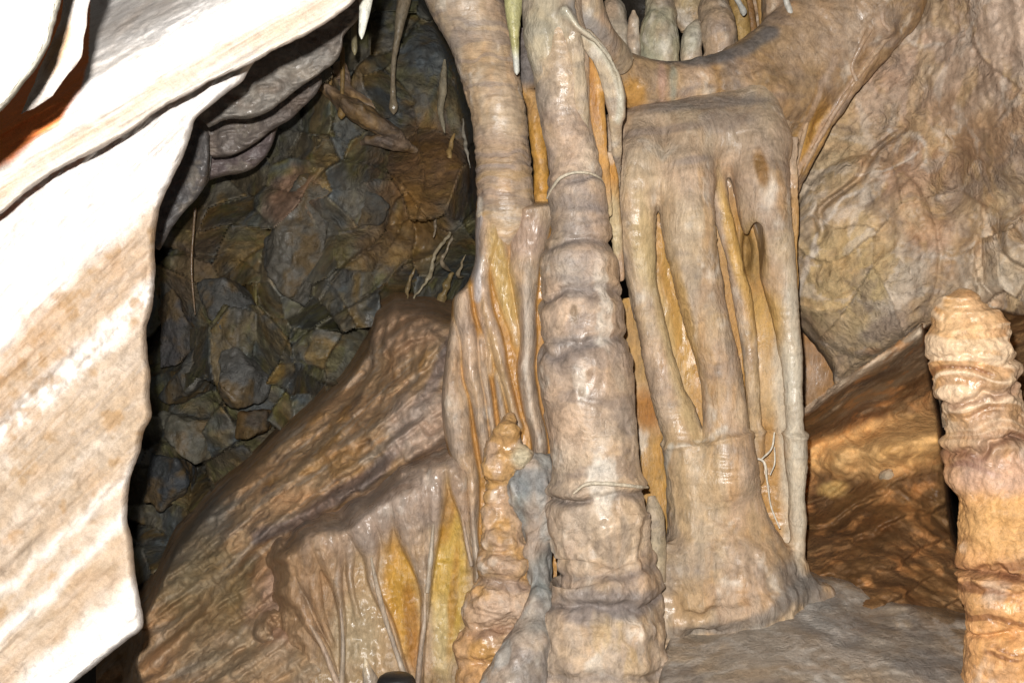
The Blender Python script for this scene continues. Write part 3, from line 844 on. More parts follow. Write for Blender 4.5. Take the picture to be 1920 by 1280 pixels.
FOLDS = [
    [(930, 395, 40, .06), (918, 440, 26, .07), (908, 500, 17, .06), (906, 560, 16, .055), (914, 620, 13, .05), (922, 700, 8, .03)],
    [(868, 540, 16, .05), (872, 600, 20, .075), (882, 660, 19, .08), (893, 740, 17, .08), (906, 820, 13, .07), (911, 880, 9, .04)],
    [(905, 480, 15, .03), (910, 560, 17, .06), (926, 630, 17, .075), (945, 690, 13, .07), (958, 740, 11, .06), (972, 800, 9, .05)],
    [(928, 430, 20, .045), (942, 520, 19, .045), (960, 590, 15, .035), (972, 650, 11, .02)],
    [(1010, 385, 46, .11), (992, 440, 40, .115), (985, 500, 30, .115), (988, 560, 21, .115), (991, 620, 17, .115), (990, 700, 17, .115), (1002, 780, 17, .12), (1014, 860, 14, .12), (1020, 920, 12, .10)],
    [(850, 600, 14, .03), (846, 690, 24, .07), (850, 770, 30, .085), (864, 840, 26, .085), (882, 900, 17, .08), (889, 980, 12, .07), (893, 1090, 9, .06)],
    [(902, 640, 10, .05), (914, 720, 10, .05), (924, 800, 8, .045), (930, 860, 7, .03)],
    [(935, 700, 9, .04), (944, 770, 9, .045), (950, 850, 8, .04)],
]
A = [(893, 378), (891, 430), (888, 500), (872, 536), (852, 556), (845, 600), (834, 680), (828, 760), (838, 840), (858, 900), (876, 980), (884, 1120)]
B = [(1046, 378), (1044, 430), (1044, 500), (1044, 536), (1044, 556), (1044, 600), (1044, 680), (1044, 760), (1044, 840), (1044, 900), (1044, 980), (1044, 1120)]
fh = {}
def fb(u, v, p):
    w = warp(np.stack([u, v, u * 0], -1) / 60, .10, 1.0, 2) * 60
    h = ridges(w[..., 0], w[..., 1], FOLDS) * .5
    fh['h'] = h.ravel(); fh['w'] = ridges.which
    return -h + (fbm(p, (40, 40, 12), 3, 5) - .5) * .012 + (fbm(p, (90, 90, 20), 2, 8) - .5) * .004 + (fbm(p, 14.0, 3, 2) - .5) * .02 + .25 * (1 - ss(372, 402, v + (u - 900) * .12))
V, F, u, v = slab(A, B, lambda u, v: 3.915 + .0 * u, 2.0, .2, 14, True, False, fb, 2.0, 6)
h = fh['h']
c = flow_col(V, (.43, .345, .27), 31, warm=.3, grey=.3)
c = mixc(c, AMBER, (1 - ss(.003, .022, h)) * .9)
c = mixc(c, (.34, .16, .04), (1 - ss(.0, .01, h)) * .5)
c = mixc(c, (.46, .31, .11), blob(V, 945, 530, 3.9, 20, 110, -12) * .85)
c = mixc(c, (.43, .27, .10), blob(V, 935, 690, 3.9, 10, 130, -14) * .5)
c = mixc(c, (.42, .22, .07), blob(V, 962, 720, 3.88, 9, 70, -10) * .6)
c = mixc(c, (.36, .26, .22), blob(V, 985, 440, 3.83, 42, 50) * .6)
c = mixc(c, (.52, .46, .39), blob(V, 992, 640, 3.83, 12, 150) * .6)
c = mixc(c, (.42, .39, .385), linem(V, [(898, 400), (892, 480), (895, 560)], 3.93, 8) * .8)
folds = thing('folded_drapery', None, None)
fw = fh['w'][F].max(1)
split_parts(V, F, c, M_DRAPE, folds, [('groove', fw < 0)] + [('fold', fw == i) for i in range(len(FOLDS)) if (fw == i).any()])
tag(folds, 'narrow folded drapery with amber grooves hanging under the leaning column', 'cave drapery')

# amber rod and pale green stalactite in the slot between the two columns
V, F, S, TH = sweep([(980, 60, 4.15, 20), (990, 150, 4.13, 19), (985, 170, 4.13, 13), (997, 185, 4.13, 15), (1005, 240, 4.12, 14), (1012, 300, 4.12, 14), (1016, 360, 4.12, 16), (1020, 420, 4.12, 18)], .003, None, 1, flow_disp(.004, .002, .001, sl=20, sr=45, seed=17))
c = flow_col(V, (.50, .27, .055), 41, warm=.3, grey=.1, streak=0)
c = mixc(c, (.15, .13, .12), 1 - ss(150, 185, 640 - (V[:, 2] - CZ) / k(4.13)))
tag(add_mesh('amber_stalagmite', V, F, c, M_FLOW), 'thin orange rod of calcite in the slot between the leaning and middle columns', 'stalagmite')
V, F, S, TH = sweep([(958, -160, 3.72, 28), (960, -60, 3.72, 24), (963, 0, 3.72, 19), (963, 50, 3.72, 12), (966, 95, 3.72, 6.5), (968, 125, 3.72, 5), (969, 138, 3.72, 3), (969, 141, 3.72, .4)], .0025, None, 1, flow_disp(.003, .0006, .001, sl=20, seed=19))
c = np.repeat(np.array([(.38, .36, .17)], f32), len(V), 0) * (.8 + .4 * fbm(V, (30, 30, 6), 3))[:, None]
c = mixc(c, (.62, .62, .56), ss(85, 120, 640 - (V[:, 2] - CZ) / k(3.72)))
tag(add_mesh('pale_stalactite', V, F, c, M_FLOW), 'yellow-green stalactite with a white tip, hanging between the two tall columns', 'stalactite')

# ------------------------------------------------------------------ right drapery: broad head, four fingers, flaring foot
RY = 3.92
fd = Field(1120, 1640, 120, 1260, 3.50, 4.30, .0044)
fd.tube([(1165, 262, RY + .07, 52), (1230, 252, RY + .06, 58), (1320, 240, RY + .07, 60), (1400, 225, RY + .10, 60), (1460, 200, RY + .24, 56)], .05, .9)
fd.tube([(1215, 230, RY + .08, 36), (1200, 300, RY - .03, 42), (1192, 360, RY - .05, 42), (1190, 420, RY - .05, 38), (1196, 470, RY - .04, 33), (1208, 540, RY - .04, 27), (1223, 620, RY - .04, 28), (1248, 720, RY - .04, 33), (1276, 800, RY - .04, 37), (1296, 880, RY - .04, 40)], .02)
fd.tube([(1178, 470, RY, 18), (1192, 540, RY, 14), (1206, 620, RY, 12), (1220, 680, RY, 8)], .012)
fd.tube([(1300, 215, RY + .10, 44), (1288, 300, RY - .03, 50), (1288, 380, RY - .06, 51), (1294, 450, RY - .075, 49), (1310, 540, RY - .09, 45), (1330, 620, RY - .09, 43), (1350, 700, RY - .08, 40), (1362, 800, RY - .08, 43), (1362, 900, RY - .08, 56)], .011)
fd.tube([(1336, 300, RY + .0, 22), (1354, 400, RY - .01, 17), (1376, 480, RY + .01, 15), (1390, 550, RY + .01, 17), (1404, 640, RY + .02, 16), (1412, 760, RY + .03, 14), (1420, 900, RY + .03, 12)], .012)
fd.tube([(1412, 190, RY + .12, 50), (1420, 280, RY + .02, 56), (1428, 350, RY - .03, 52), (1438, 420, RY - .04, 46), (1456, 500, RY - .04, 35), (1471, 580, RY - .04, 26), (1483, 660, RY - .04, 21), (1489, 760, RY - .04, 18), (1494, 900, RY - .04, 16), (1496, 1080, RY - .03, 15)], .02, 1.15)
fd.tube([(1200, 310, RY + .0, 44), (1245, 340, RY - .015, 46), (1290, 330, RY - .02, 46)], .05)
fd.tube([(1300, 265, RY + .02, 56), (1360, 262, RY + .02, 56), (1420, 270, RY + .02, 56)], .05)
# foot
fd.tube([(1324, 892, RY - .04, 66), (1325, 930, RY - .03, 76), (1335, 1000, RY - .03, 86), (1350, 1060, RY - .04, 110), (1370, 1130, RY - .05, 130), (1380, 1220, RY - .05, 140)], .03, .85)
fd.tube([(1360, 880, RY - .04, 52), (1385, 960, RY - .05, 50), (1425, 1030, RY - .05, 46), (1480, 1090, RY - .03, 40), (1540, 1150, RY - .02, 40)], .035, .9)
fd.tube([(1285, 1050, RY - .12, 20), (1285, 1100, RY - .14, 30), (1285, 1180, RY - .14, 40)], .05)
fd.tube([(1252, 1035, 3.80, 16), (1250, 1090, 3.76, 30), (1248, 1190, 3.74, 40)], .04)
fd.tube([(1262, 1172, 3.70, 14), (1310, 1160, 3.675, 18), (1370, 1156, 3.69, 18), (1430, 1142, 3.73, 20), (1480, 1112, 3.82, 20), (1545, 1110, 3.90, 18)], .035)
# thin web behind the fingers
def web(X, Yy, Z):
    py_ = 640 - (Z - CZ) / k(4.0); px_ = X / k(4.0) + 960
    l = np.interp(py_, [300, 500, 700, 850, 1000], [1160, 1200, 1240, 1268, 1280])
    return np.maximum(np.abs(Yy - 4.0 - .01 * np.sin(px_ * .05)) - .03, np.maximum(np.maximum(l - px_, px_ - 1492) * k(4.0), np.maximum(260 - py_, py_ - 1120) * k(4.0)) + 0 * Yy)
fd.panel(web, .022)
# slots
fd.ell(1421, 322, RY - .21, 10, 34, .07, .008, cut=True)
fd.ell(1411, 470, RY - .02, 15, 62, .13, .012, cut=True)
def rd(p, *a):
    py = 640 - (p[:, 2] - CZ) / k(RY)
    d = flow_disp(.006, .0013, .0012, sl=12, sr=85, sst=55, seed=23)(p)
    d = d + ss(960, 1080, py) * ((vn(p, (30, 30, 14), 3) - .5) * .016 + (fbm(p, (28, 28, 34), 3, 5) - .5) * .012)
    # crusted break line where the older foot has been overgrown
    ey = 828 - 18 * ss(1290, 1380, p[:, 0] / k(3.85) + 960) + (fbm(p, 22.0, 3) - .5) * 22
    d = d + .008 * np.exp(-((py - ey) / 5)**2) + .010 * ss(-2, 4, py - ey) * (1 - ss(30, 120, py - ey))
    # small folds on the head
    for y, a in ((262, .004), (318, .004)):
        ey = y + (fbm(p, 8.0, 3, y) - .5) * 90
        d = d - a * np.exp(-((py - ey) / 10)**2) * (1 - ss(330, 400, py)) * ss(.4, .6, fbm(p, 6.0, 2, y + 1))
    return d
V, F = fd.mesh(rd)
N = vnormals(V, F)
c = flow_col(V, (.47, .38, .275), 51, warm=.5, grey=.3)
py = 640 - (V[:, 2] - CZ) / k(RY)
c = mixc(c, AMBER, ss(RY + .0, RY + .05, V[:, 1]) * ss(300, 420, py) * (1 - ss(980, 1080, py)) * .9)
c = mixc(c, (.35, .27, .19), blob(V, 1300, 250, RY, 200, 70) * .6)
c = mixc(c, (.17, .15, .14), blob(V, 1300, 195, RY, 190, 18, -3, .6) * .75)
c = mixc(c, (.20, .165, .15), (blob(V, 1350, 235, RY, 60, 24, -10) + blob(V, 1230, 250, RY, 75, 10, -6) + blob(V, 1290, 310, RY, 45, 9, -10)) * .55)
c = mixc(c, (.48, .36, .17), blob(V, 1205, 470, RY, 26, 90, -6) * .6)
c = mixc(c, (.50, .38, .19), blob(V, 1255, 640, RY, 22, 190, -14) * .6)
c = mixc(c, (.45, .27, .08), blob(V, 1275, 600, RY, 14, 150, -12) * .75)
c = mixc(c, (.48, .30, .09), blob(V, 1375, 460, RY, 14, 130, -14) * .9)
c = mixc(c, (.47, .29, .09), blob(V, 1430, 600, RY, 34, 60, -10) * .8)
c = mixc(c, (.50, .36, .20), blob(V, 1440, 720, RY, 30, 80, -5) * .7)
c = mixc(c, (.42, .24, .09), blob(V, 1448, 880, RY, 26, 110, -6) * .8)
c = mixc(c, (.20, .105, .03), blob(V, 1422, 322, 3.85, 13, 40, -8, .4, .1) * .9)
c = mixc(c, (.24, .15, .05), blob(V, 1410, 470, RY, 18, 66, -14, .4) * .75)
c = mixc(c, (.53, .49, .40), blob(V, 1488, 780, 3.88, 24, 330, -2) * .7)
c = mixc(c, (.52, .48, .41), linem(V, [(1254, 835), (1290, 828), (1330, 818), (1352, 795)], 3.85, 6, 1.2) * .5 * ss(.35, .6, fbm(V, 40.0, 3, 3)))
c = mixc(c, (.50, .47, .40), linem(V, [(1256, 835), (1250, 870), (1244, 905)], 3.85, 6) * .5)
c = mixc(c, (.19, .175, .165), blob(V, 1490, 1090, 3.9, 75, 32, 40) * .7)
c = mixc(c, (.26, .205, .16), blob(V, 1270, 1060, 3.8, 40, 60) * .5)
c = mixc(c, (.17, .155, .14), linem(V, [(1255, 1180), (1310, 1168), (1370, 1164), (1430, 1150), (1490, 1112), (1560, 1100)], 3.75, 17, 1.2) * .75)
c = mixc(c, (.42, .27, .12), blob(V, 1290, 1110, 3.8, 40, 45) * .5)
rdrape = thing('hand_drapery', None, None)
ff = py[F].mean(1); fx = (V[:, 0] / k(3.85) + 960)[F].mean(1)
ln = 826 - 14 * ss(1290, 1380, fx)
isf = (ff > ln) & (fx < 1420 + (ff - 830) * .2); isw = (V[:, 1][F].mean(1) > RY + .035) & ~isf & (ff > 330)
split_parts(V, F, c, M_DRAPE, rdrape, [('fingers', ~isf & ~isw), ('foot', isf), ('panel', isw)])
tag(rdrape, 'broad cream drapery column beneath the brown ledge, splitting into long fingers', 'cave drapery')
# web of white calcite threads on the amber panel
rim('thread', [(1412, 858, 3.86, 2.5), (1428, 862, 3.86, 3), (1438, 900, 3.86, 2.5), (1446, 950, 3.86, 2), (1462, 990, 3.85, 2)], 3.9, 11, rdrape, (.6, .55, .46))
rim('thread', [(1428, 860, 3.86, 2.5), (1446, 842, 3.86, 2.2), (1452, 810, 3.86, 2)], 3.9, 12, rdrape, (.6, .55, .46))
rim('thread', [(1452, 838, 3.86, 2), (1452, 870, 3.86, 2), (1444, 890, 3.86, 1.5)], 3.9, 13, rdrape, (.6, .55, .46))

# amber sheet in the gap behind, between middle column and drapery
V, F = sweep([(1170, 560, 4.08, 22), (1196, 680, 4.08, 30), (1215, 780, 4.08, 34), (1222, 900, 4.06, 34), (1228, 1010, 4.04, 34), (1230, 1100, 4.0, 34)], .004, 60, .5, flow_disp(.006, 0, .003, sl=14, sst=40, seed=27))[:2]
c = flow_col(V, (.40, .24, .07), 61, warm=.5, grey=.1)
c = mixc(c, (.33, .14, .025), blob(V, 1212, 770, 4.05, 30, 45) * .9)
tag(add_mesh('amber_drapery', V, F, c, M_DRAPE), 'flat amber sheet deep in the gap between the middle column and fingered drapery', 'cave drapery')
V, F = sweep([(1500, 540, 4.95, 60), (1520, 620, 4.95, 80), (1530, 680, 4.95, 84), (1525, 740, 4.95, 80), (1510, 790, 4.97, 56)], .004, 60, .5, flow_disp(.006, 0, .003, sl=14, sst=40, seed=29))[:2]
c = flow_col(V, (.40, .20, .05), 63, warm=.5, grey=.05, streak=0)
tag(add_mesh('amber_drapery', V, F, c, M_DRAPE), 'small orange sheet showing between the fingered drapery and the rock wall', 'cave drapery')

# stub beside the middle column's lower collar
V, F = sweep([(1222, 930, 3.72, 8), (1226, 960, 3.72, 17), (1228, 1000, 3.72, 18), (1228, 1040, 3.72, 20), (1228, 1090, 3.72, 20)], .003, None, 1, flow_disp(.005, 0, .001, sl=16, seed=31))[:2]
tag(add_mesh('stub_stalagmite', V, F, flow_col(V, (.34, .29, .21), 65), M_FLOW), 'short brown stub in the gap beside the middle column, below its collar', 'stalagmite')

# ------------------------------------------------------------------ ledge bridging to the right wall, and the ribbed sheet under it
fd = Field(1120, 1800, -120, 420, 3.7, 4.6, .0052)
fd.tube([(1140, 140, 3.95, 54), (1200, 158, 3.98, 52), (1270, 160, 4.0, 46), (1340, 152, 4.02, 48), (1410, 128, 4.05, 54), (1480, 84, 4.10, 66), (1560, 24, 4.15, 84), (1640, -60, 4.18, 110)], .06, .75)
fd.tube([(1470, 150, 4.14, 60), (1520, 120, 4.14, 66), (1580, 60, 4.12, 70), (1650, 0, 4.1, 70)], .05, .8)
fd.tube([(1500, 185, 4.17, 58), (1570, 115, 4.15, 62), (1660, 10, 4.1, 66)], .07, .6)
fd.tube([(1430, 188, 4.02, 56), (1500, 170, 4.10, 60), (1570, 110, 4.12, 50)], .06, .8)
fd.tube([(1420, 210, 4.10, 50), (1480, 230, 4.14, 46), (1490, 300, 4.2, 22)], .05, .8)
LRIBS = ([(1722, -20, 4.08, 13), (1690, 40, 4.06, 11), (1640, 100, 4.06, 9), (1598, 160, 4.07, 8), (1560, 220, 4.09, 8), (1520, 290, 4.12, 8), (1488, 350, 4.16, 8), (1476, 400, 4.2, 6)],
            [(1570, 110, 4.06, 9), (1540, 150, 4.05, 9), (1520, 200, 4.06, 8), (1505, 260, 4.09, 7), (1488, 330, 4.14, 6)],
            [(1660, -10, 4.02, 9), (1655, 40, 4.02, 9), (1668, 58, 4.02, 8)],
            [(1630, 55, 4.03, 9), (1612, 90, 4.03, 8), (1598, 130, 4.05, 7), (1606, 152, 4.06, 6)],
            [(1568, 110, 4.06, 8), (1548, 118, 4.05, 7), (1500, 150, 4.05, 6)])
for pts in LRIBS:
    fd.tube([(a_, b_, c_ + .02, d_ * 1.5) for a_, b_, c_, d_ in pts], .02, .9)
def sheet(X, Yy, Z):
    py_ = 640 - (Z - CZ) / k(4.1); px_ = X / k(4.1) + 960
    r = np.interp(py_, [-100, 0, 100, 160, 220, 290, 350, 420], [1790, 1715, 1645, 1600, 1562, 1522, 1490, 1470])
    return np.maximum(np.abs(Yy - 4.17) - .05, np.maximum(np.maximum(1440 - px_, px_ - r) * k(4.1) * .7, (py_ - 400) * k(4.1)) + 0 * Yy)
fd.panel(sheet, .02)
def ld(p, *a):
    return flow_disp(.009, 0, .0022, sl=12, sst=36, seed=37)(p) + (fbm(p, 45.0, 3, 3) - .5) * .006
V, F = fd.mesh(ld)
py = 640 - (V[:, 2] - CZ) / k(4.0); px = V[:, 0] / k(4.0) + 960
c = flow_col(V, (.31, .215, .125), 71, warm=.5, grey=.45, var=.7)
c = mixc(c, (.34, .24, .16), blob(V, 1560, 60, 4.05, 110, 90, -40) * .7)
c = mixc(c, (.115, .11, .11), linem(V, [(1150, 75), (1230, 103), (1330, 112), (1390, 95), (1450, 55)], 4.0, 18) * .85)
c = mixc(c, (.42, .22, .05), blob(V, 1185, 180, 3.97, 26, 26) * .8)
c = mixc(c, (.40, .22, .05), blob(V, 1510, 270, 4.15, 30, 70, 24) * .9)
c = mixc(c, (.42, .30, .22), linem(V, [(1640, 100), (1598, 160), (1560, 220), (1520, 290), (1488, 350)], 4.07, 8) * .7)
c = mixc(c, (.43, .32, .24), linem(V, [(1560, 115), (1520, 200), (1505, 260), (1488, 330)], 4.07, 7) * .6)
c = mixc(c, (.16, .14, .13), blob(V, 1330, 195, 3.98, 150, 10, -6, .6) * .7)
c = mixc(c, (.28, .33, .27), blob(V, 1262, 160, 3.95, 9, 40) * .5)
c = mixc(c, (.40, .24, .19), blob(V, 1240, 150, 3.95, 9, 40) * .5)
ledge = thing('flowstone_ledge', None, None)
ff = (py[F].mean(1) < 175 + (px[F].mean(1) - 1330) * -.25)
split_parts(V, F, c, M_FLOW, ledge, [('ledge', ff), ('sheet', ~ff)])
for i, pts in enumerate(LRIBS):
    V, F = sweep([(a_, b_, c_, d_ * .62) for a_, b_, c_, d_ in pts], .003, 18, 1.0, flow_disp(.005, 0, .001, sl=22, seed=i))[:2]
    part('rib', V, F, flow_col(V, (.40, .30, .22), 150 + i, warm=.3, grey=.2), M_FLOW, ledge)
tag(ledge, 'brown flowstone ledge above the fingered drapery, rising to the rock wall as a ribbed sheet', 'flowstone')

# ------------------------------------------------------------------ right orange stalagmite
SY = 3.35
rows = [(540, 1799, 1803), (545, 1790, 1814), (553, 1778, 1828), (566, 1765, 1840), (584, 1754, 1852), (610, 1746, 1872), (660, 1752, 1888), (720, 1762, 1905), (760, 1772, 1918), (800, 1780, 1930), (830, 1778, 1944), (846, 1786, 1948), (880, 1788, 1962),
        (940, 1794, 1976), (1000, 1798, 1990), (1025, 1806, 1990), (1045, 1822, 1985), (1062, 1814, 2000), (1100, 1808, 2010), (1150, 1822, 2016), (1200, 1820, 2030), (1280, 1815, 2040), (1380, 1810, 2050)]
def sd(p, S, TH):
    py = 640 - (p[:, 2] - CZ) / k(SY)
    w = warp(p, .03, 9.0, 3)
    up = 1 - ss(780, 880, py)
    rg = (ridged(w, (3.0, 3.0, 26), 2, 4) - .55) * .016 * (.35 + .8 * up)
    d = rg + (fbm(p, 6.0, 2, 12) - .5) * .045 + (fbm(p, 16.0, 4, 2) - .5) * .034 + (fbm(p, 50.0, 3, 8) - .5) * .004
    for y, a in ((738, .012), (846, .016), (1046, .018), (1100, .01), (690, .008), (1160, .012)):
        t = py - y - (fbm(p, 6.5, 4, y) - .5) * 125
        d = d - a * np.exp(-(t / 7)**2) + a * .5 * np.exp(-((t + 18) / 13)**2) + a * .5 * np.exp(-((t - 24) / 18)**2)
    return d
V, F, S, TH = sweep(sides(rows, SY), .0027, 300, 1.0, sd)
py = 640 - (V[:, 2] - CZ) / k(SY)
c = flow_col(V, (.60, .34, .155), 81, warm=.5, grey=.15, streak=.7)
w = warp(V, .03, 9.0, 3)
c = mixc(c, (.72, .55, .38), ss(.62, .78, ridged(w, (3, 3, 26), 2, 4)) * (1 - ss(760, 860, py)) * .85)
c = mixc(c, (.16, .055, .02), (1 - ss(.27, .46, ridged(w, (3, 3, 26), 2, 4))) * .7)
c = mixc(c, (.15, .055, .03), np.exp(-((py - 848 - (fbm(V, 6.5, 4, 846) - .5) * 125) / 16)**2) * .7)
c = mixc(c, (.15, .055, .03), np.exp(-((py - 740 - (fbm(V, 6.5, 4, 738) - .5) * 125) / 12)**2) * .6)
c = mixc(c, (.15, .055, .03), np.exp(-((py - 1046 - (fbm(V, 6.5, 4, 1046) - .5) * 125) / 14)**2) * .6)
c = mixc(c, (.52, .38, .33), blob(V, 1860, 880, SY, 90, 40, -10) * .5)
c = mixc(c, (.60, .35, .14), blob(V, 1850, 980, SY, 60, 60) * .7)
c = mixc(c, (.68, .47, .27), blob(V, 1800, 620, SY, 60, 60) * .6)
ost = thing('orange_stalagmite', None, None)
ff = py[F].mean(1)
split_parts(V, F, c, M_FLOW, ost, [('cap', ff < 846), ('drum', (ff >= 846) & (ff < 1046)), ('base', ff >= 1046)])
tag(ost, 'thick orange stalagmite with wrinkled rings, standing before the brown grotto', 'stalagmite')

# ------------------------------------------------------------------ small tiered stalagmite and the blue-grey deposit, left of the middle column
KY = 3.66
fd = Field(850, 1060, 760, 1340, 3.42, 3.92, .0036)
fd.tube([(957, 782, KY, 7), (952, 810, KY, 22), (945, 845, KY, 32), (936, 880, KY, 32), (935, 915, KY, 22), (938, 960, KY, 26), (945, 1000, KY, 38), (948, 1040, KY, 44), (945, 1075, KY, 46)], .012)
for e in ((952, 812, 20, 20), (928, 880, 24, 24), (975, 856, 24, 22), (940, 858, 22, 18), (915, 968, 13, 20), (922, 928, 12, 14), (940, 1010, 34, 30), (945, 1056, 50, 28), (930, 1128, 56, 46), (975, 1130, 42, 46), (900, 1146, 30, 44), (922, 1205, 52, 36), (972, 1190, 36, 30), (884, 1220, 30, 44), (915, 1280, 60, 50)):
    fd.ell(e[0], e[1], KY - .03, e[2], e[3], e[2] * k(KY), .016)
V, F = fd.mesh(lambda p, *a: flow_disp(.013, .0006, .0008, sl=22, seed=43)(p) + (ridged(p, (12, 12, 30), 3, 3) - .5) * .014)
c = flow_col(V, (.45, .28, .14), 91, warm=.6, grey=.15)
c = mixc(c, (.45, .25, .07), ss(.5, .65, fbm(V, (14, 14, 12), 3, 4)) * .6)
c = mixc(c, (.50, .44, .30), blob(V, 978, 852, KY, 22, 24) * .85)
c = mixc(c, (.46, .33, .24), blob(V, 945, 1130, KY, 55, 40) * .7)
c = mixc(c, (.20, .14, .11), blob(V, 945, 1085, KY, 60, 12, 8, .5) * .75)
c = mixc(c, (.20, .12, .08), blob(V, 925, 1172, KY, 55, 10, -8, .5) * .7)
cone = thing('tiered_stalagmite', None, None)
ff = (640 - (V[:, 2] - CZ) / k(KY))[F].mean(1)
split_parts(V, F, c, M_FLOW, cone, [('tip', ff < 935), ('body', ff >= 935)])
tag(cone, 'small pointed amber stalagmite of stacked lumps, beside the blue-grey flowstone', 'stalagmite')
BY = 3.62
fd = Field(870, 1110, 820, 1360, 3.36, 3.95, .004)
fd.tube([(1030, 860, 3.72, 14), (1010, 880, 3.68, 28), (985, 905, 3.66, 38), (960, 925, 3.66, 26), (940, 945, 3.68, 12)], .02)
fd.tube([(1000, 890, 3.68, 42), (1000, 940, 3.66, 44), (1010, 985, 3.66, 34), (1010, 1040, 3.66, 26), (1010, 1100, 3.66, 22)], .02)
fd.tube([(1040, 985, 3.60, 20), (1008, 1010, 3.61, 20), (1005, 1060, 3.62, 20), (1014, 1120, 3.62, 22), (1010, 1180, 3.6, 30)], .014)
fd.tube([(1010, 1120, 3.58, 24), (1000, 1190, 3.54, 40), (975, 1250, 3.5, 52), (950, 1330, 3.48, 70)], .03)
fd.tube([(945, 950, 3.70, 12), (962, 990, 3.70, 10), (975, 1040, 3.70, 8)], .012)
V, F = fd.mesh(lambda p, *a: flow_disp(.012, 0, .004, sl=18, sst=45, seed=47)(p))
c = flow_col(V, (.19, .215, .225), 95, warm=.15, grey=.5)
c = mixc(c, (.36, .36, .34), ss(.55, .7, fbm(V, (14, 14, 6), 4, 14)) * .6)
c = mixc(c, (.13, .145, .155), blob(V, 990, 900, BY, 55, 26) * .6)
c = mixc(c, (.33, .29, .25), blob(V, 950, 965, BY, 18, 45) * .7)
tag(add_mesh('grey_flowstone', V, F, c, M_FLOW), 'glossy blue-grey flowstone between the tiered amber stalagmite and the middle column', 'flowstone')

# ------------------------------------------------------------------ lower curtain: fan of ribs over amber panels
QY = 3.88
RIBS = [
    [(655, 930, 50, .05), (664, 970, 46, .06), (682, 1010, 30, .06), (696, 1045, 15, .055), (705, 1090, 9, .05), (720, 1150, 8, .05), (740, 1212, 8, .05), (762, 1275, 9, .05)],
    [(752, 870, 52, .06), (762, 930, 48, .07), (776, 1000, 36, .07), (788, 1050, 22, .065), (797, 1100, 13, .06), (796, 1160, 9, .055), (789, 1220, 8, .055), (782, 1290, 9, .055)],
    [(812, 840, 36, .06), (815, 910, 26, .06), (813, 980, 16, .055), (808, 1040, 10, .05), (801, 1110, 8, .05)],
    [(590, 975, 52, .04), (608, 1030, 38, .05), (626, 1080, 20, .05), (638, 1130, 11, .045), (643, 1200, 8, .045), (640, 1300, 8, .045)],
    [(510, 1030, 36, .035), (545, 1100, 24, .04), (575, 1160, 14, .035), (604, 1210, 10, .035), (634, 1285, 9, .035)],
    [(556, 1000, 34, .035), (580, 1080, 20, .04), (596, 1140, 11, .035), (620, 1210, 8, .03)],
    [(848, 850, 30, .05), (858, 910, 18, .05), (866, 965, 11, .045), (876, 1020, 8, .04), (884, 1060, 7, .03)],
    [(536, 1010, 20, .03), (566, 1075, 12, .03), (590, 1130, 8, .03), (612, 1190, 7, .02)],
    [(620, 965, 22, .045), (650, 1030, 12, .035), (664, 1100, 8, .03), (672, 1160, 7, .02)],
    [(790, 860, 24, .06), (796, 930, 14, .05), (800, 990, 9, .04)],
    [(446, 1110, 24, .03), (470, 1180, 16, .03), (500, 1260, 12, .03), (520, 1320, 10, .03)],
    [(466, 1070, 34, .03), (496, 1150, 24, .03), (520, 1210, 16, .03), (548, 1290, 12, .03)],
    [(700, 910, 32, .05), (716, 970, 22, .045), (724, 1015, 10, .02)],
]
A = [(440, 960), (440, 1060), (440, 1180), (440, 1340)]
B = [(893, 800), (894, 960), (893, 1130), (890, 1340)]
def cb_(u, v, p):
    w = warp(np.stack([u, v, u * 0], -1) / 70, .12, 1.0, 7) * 70
    h = ridges(w[..., 0], w[..., 1], RIBS, .75) * .6
    fh['c'] = h.ravel()
    top = np.interp(u, [440, 500, 560, 640, 720, 780, 830, 860, 900], [1050, 1015, 985, 955, 900, 862, 836, 826, 830]) + (fbm(p, 12.0, 3, 3) - .5) * 40
    dp = ss(960, 1060, v - (u - 700) * -.3) * .035
    d = -h + dp + (fbm(p, (40, 40, 14), 3, 5) - .5) * .014 + (fbm(p, 16.0, 3, 2) - .5) * .03 + (fbm(p, 60.0, 3, 4) - .5) * .005
    return d + .75 * (1 - ss(-60, 60, v - top))**1.5 + .40 * (1 - ss(430, 580, u + (v - 1100) * .12 + (fbm(p, 8.0, 4, 13) - .5) * 170))
V, F, u, v = slab(A, B, lambda u, v: QY - .00010 * (v - 1050), 2.0, .15, 10, False, True, cb_, 1.5, 8)
h = fh['c']
c = flow_col(V, (.37, .295, .23), 101, warm=.4, grey=.3)
low = ss(-.004, .032, h + (fbm(V, (26, 26, 7), 4, 6) - .5) * .036) * (1 - .35 * ss(1050, 1200, v))
c = mixc(c, (.36, .25, .13), (1 - low) * .5)
c = mixc(c, (.36, .25, .13), blob(V, 690, 1140, QY, 55, 130) * .6 * (1 - low * .7))
c = mixc(c, (.45, .25, .045), blob(V, 752, 1110, QY, 36, 125, -6) * .95 * (1 - low))
c = mixc(c, (.30, .13, .025), blob(V, 770, 1180, QY, 14, 90, -6) * .7 * (1 - low))
c = mixc(c, (.46, .30, .06), blob(V, 842, 1080, QY, 36, 190, 0) * .95 * (1 - low))
c = mixc(c, (.34, .16, .025), blob(V, 832, 960, QY, 22, 70, 8) * .7 * (1 - low))
c = mixc(c, (.52, .42, .22), blob(V, 828, 1190, QY, 22, 80) * .75 * (1 - low))
c = mixc(c, (.37, .19, .04), blob(V, 848, 1140, QY, 9, 100, 4) * .8 * (1 - low))
c = mixc(c, (.30, .185, .10), blob(V, 540, 1110, QY, 120, 120, -20) * .8)
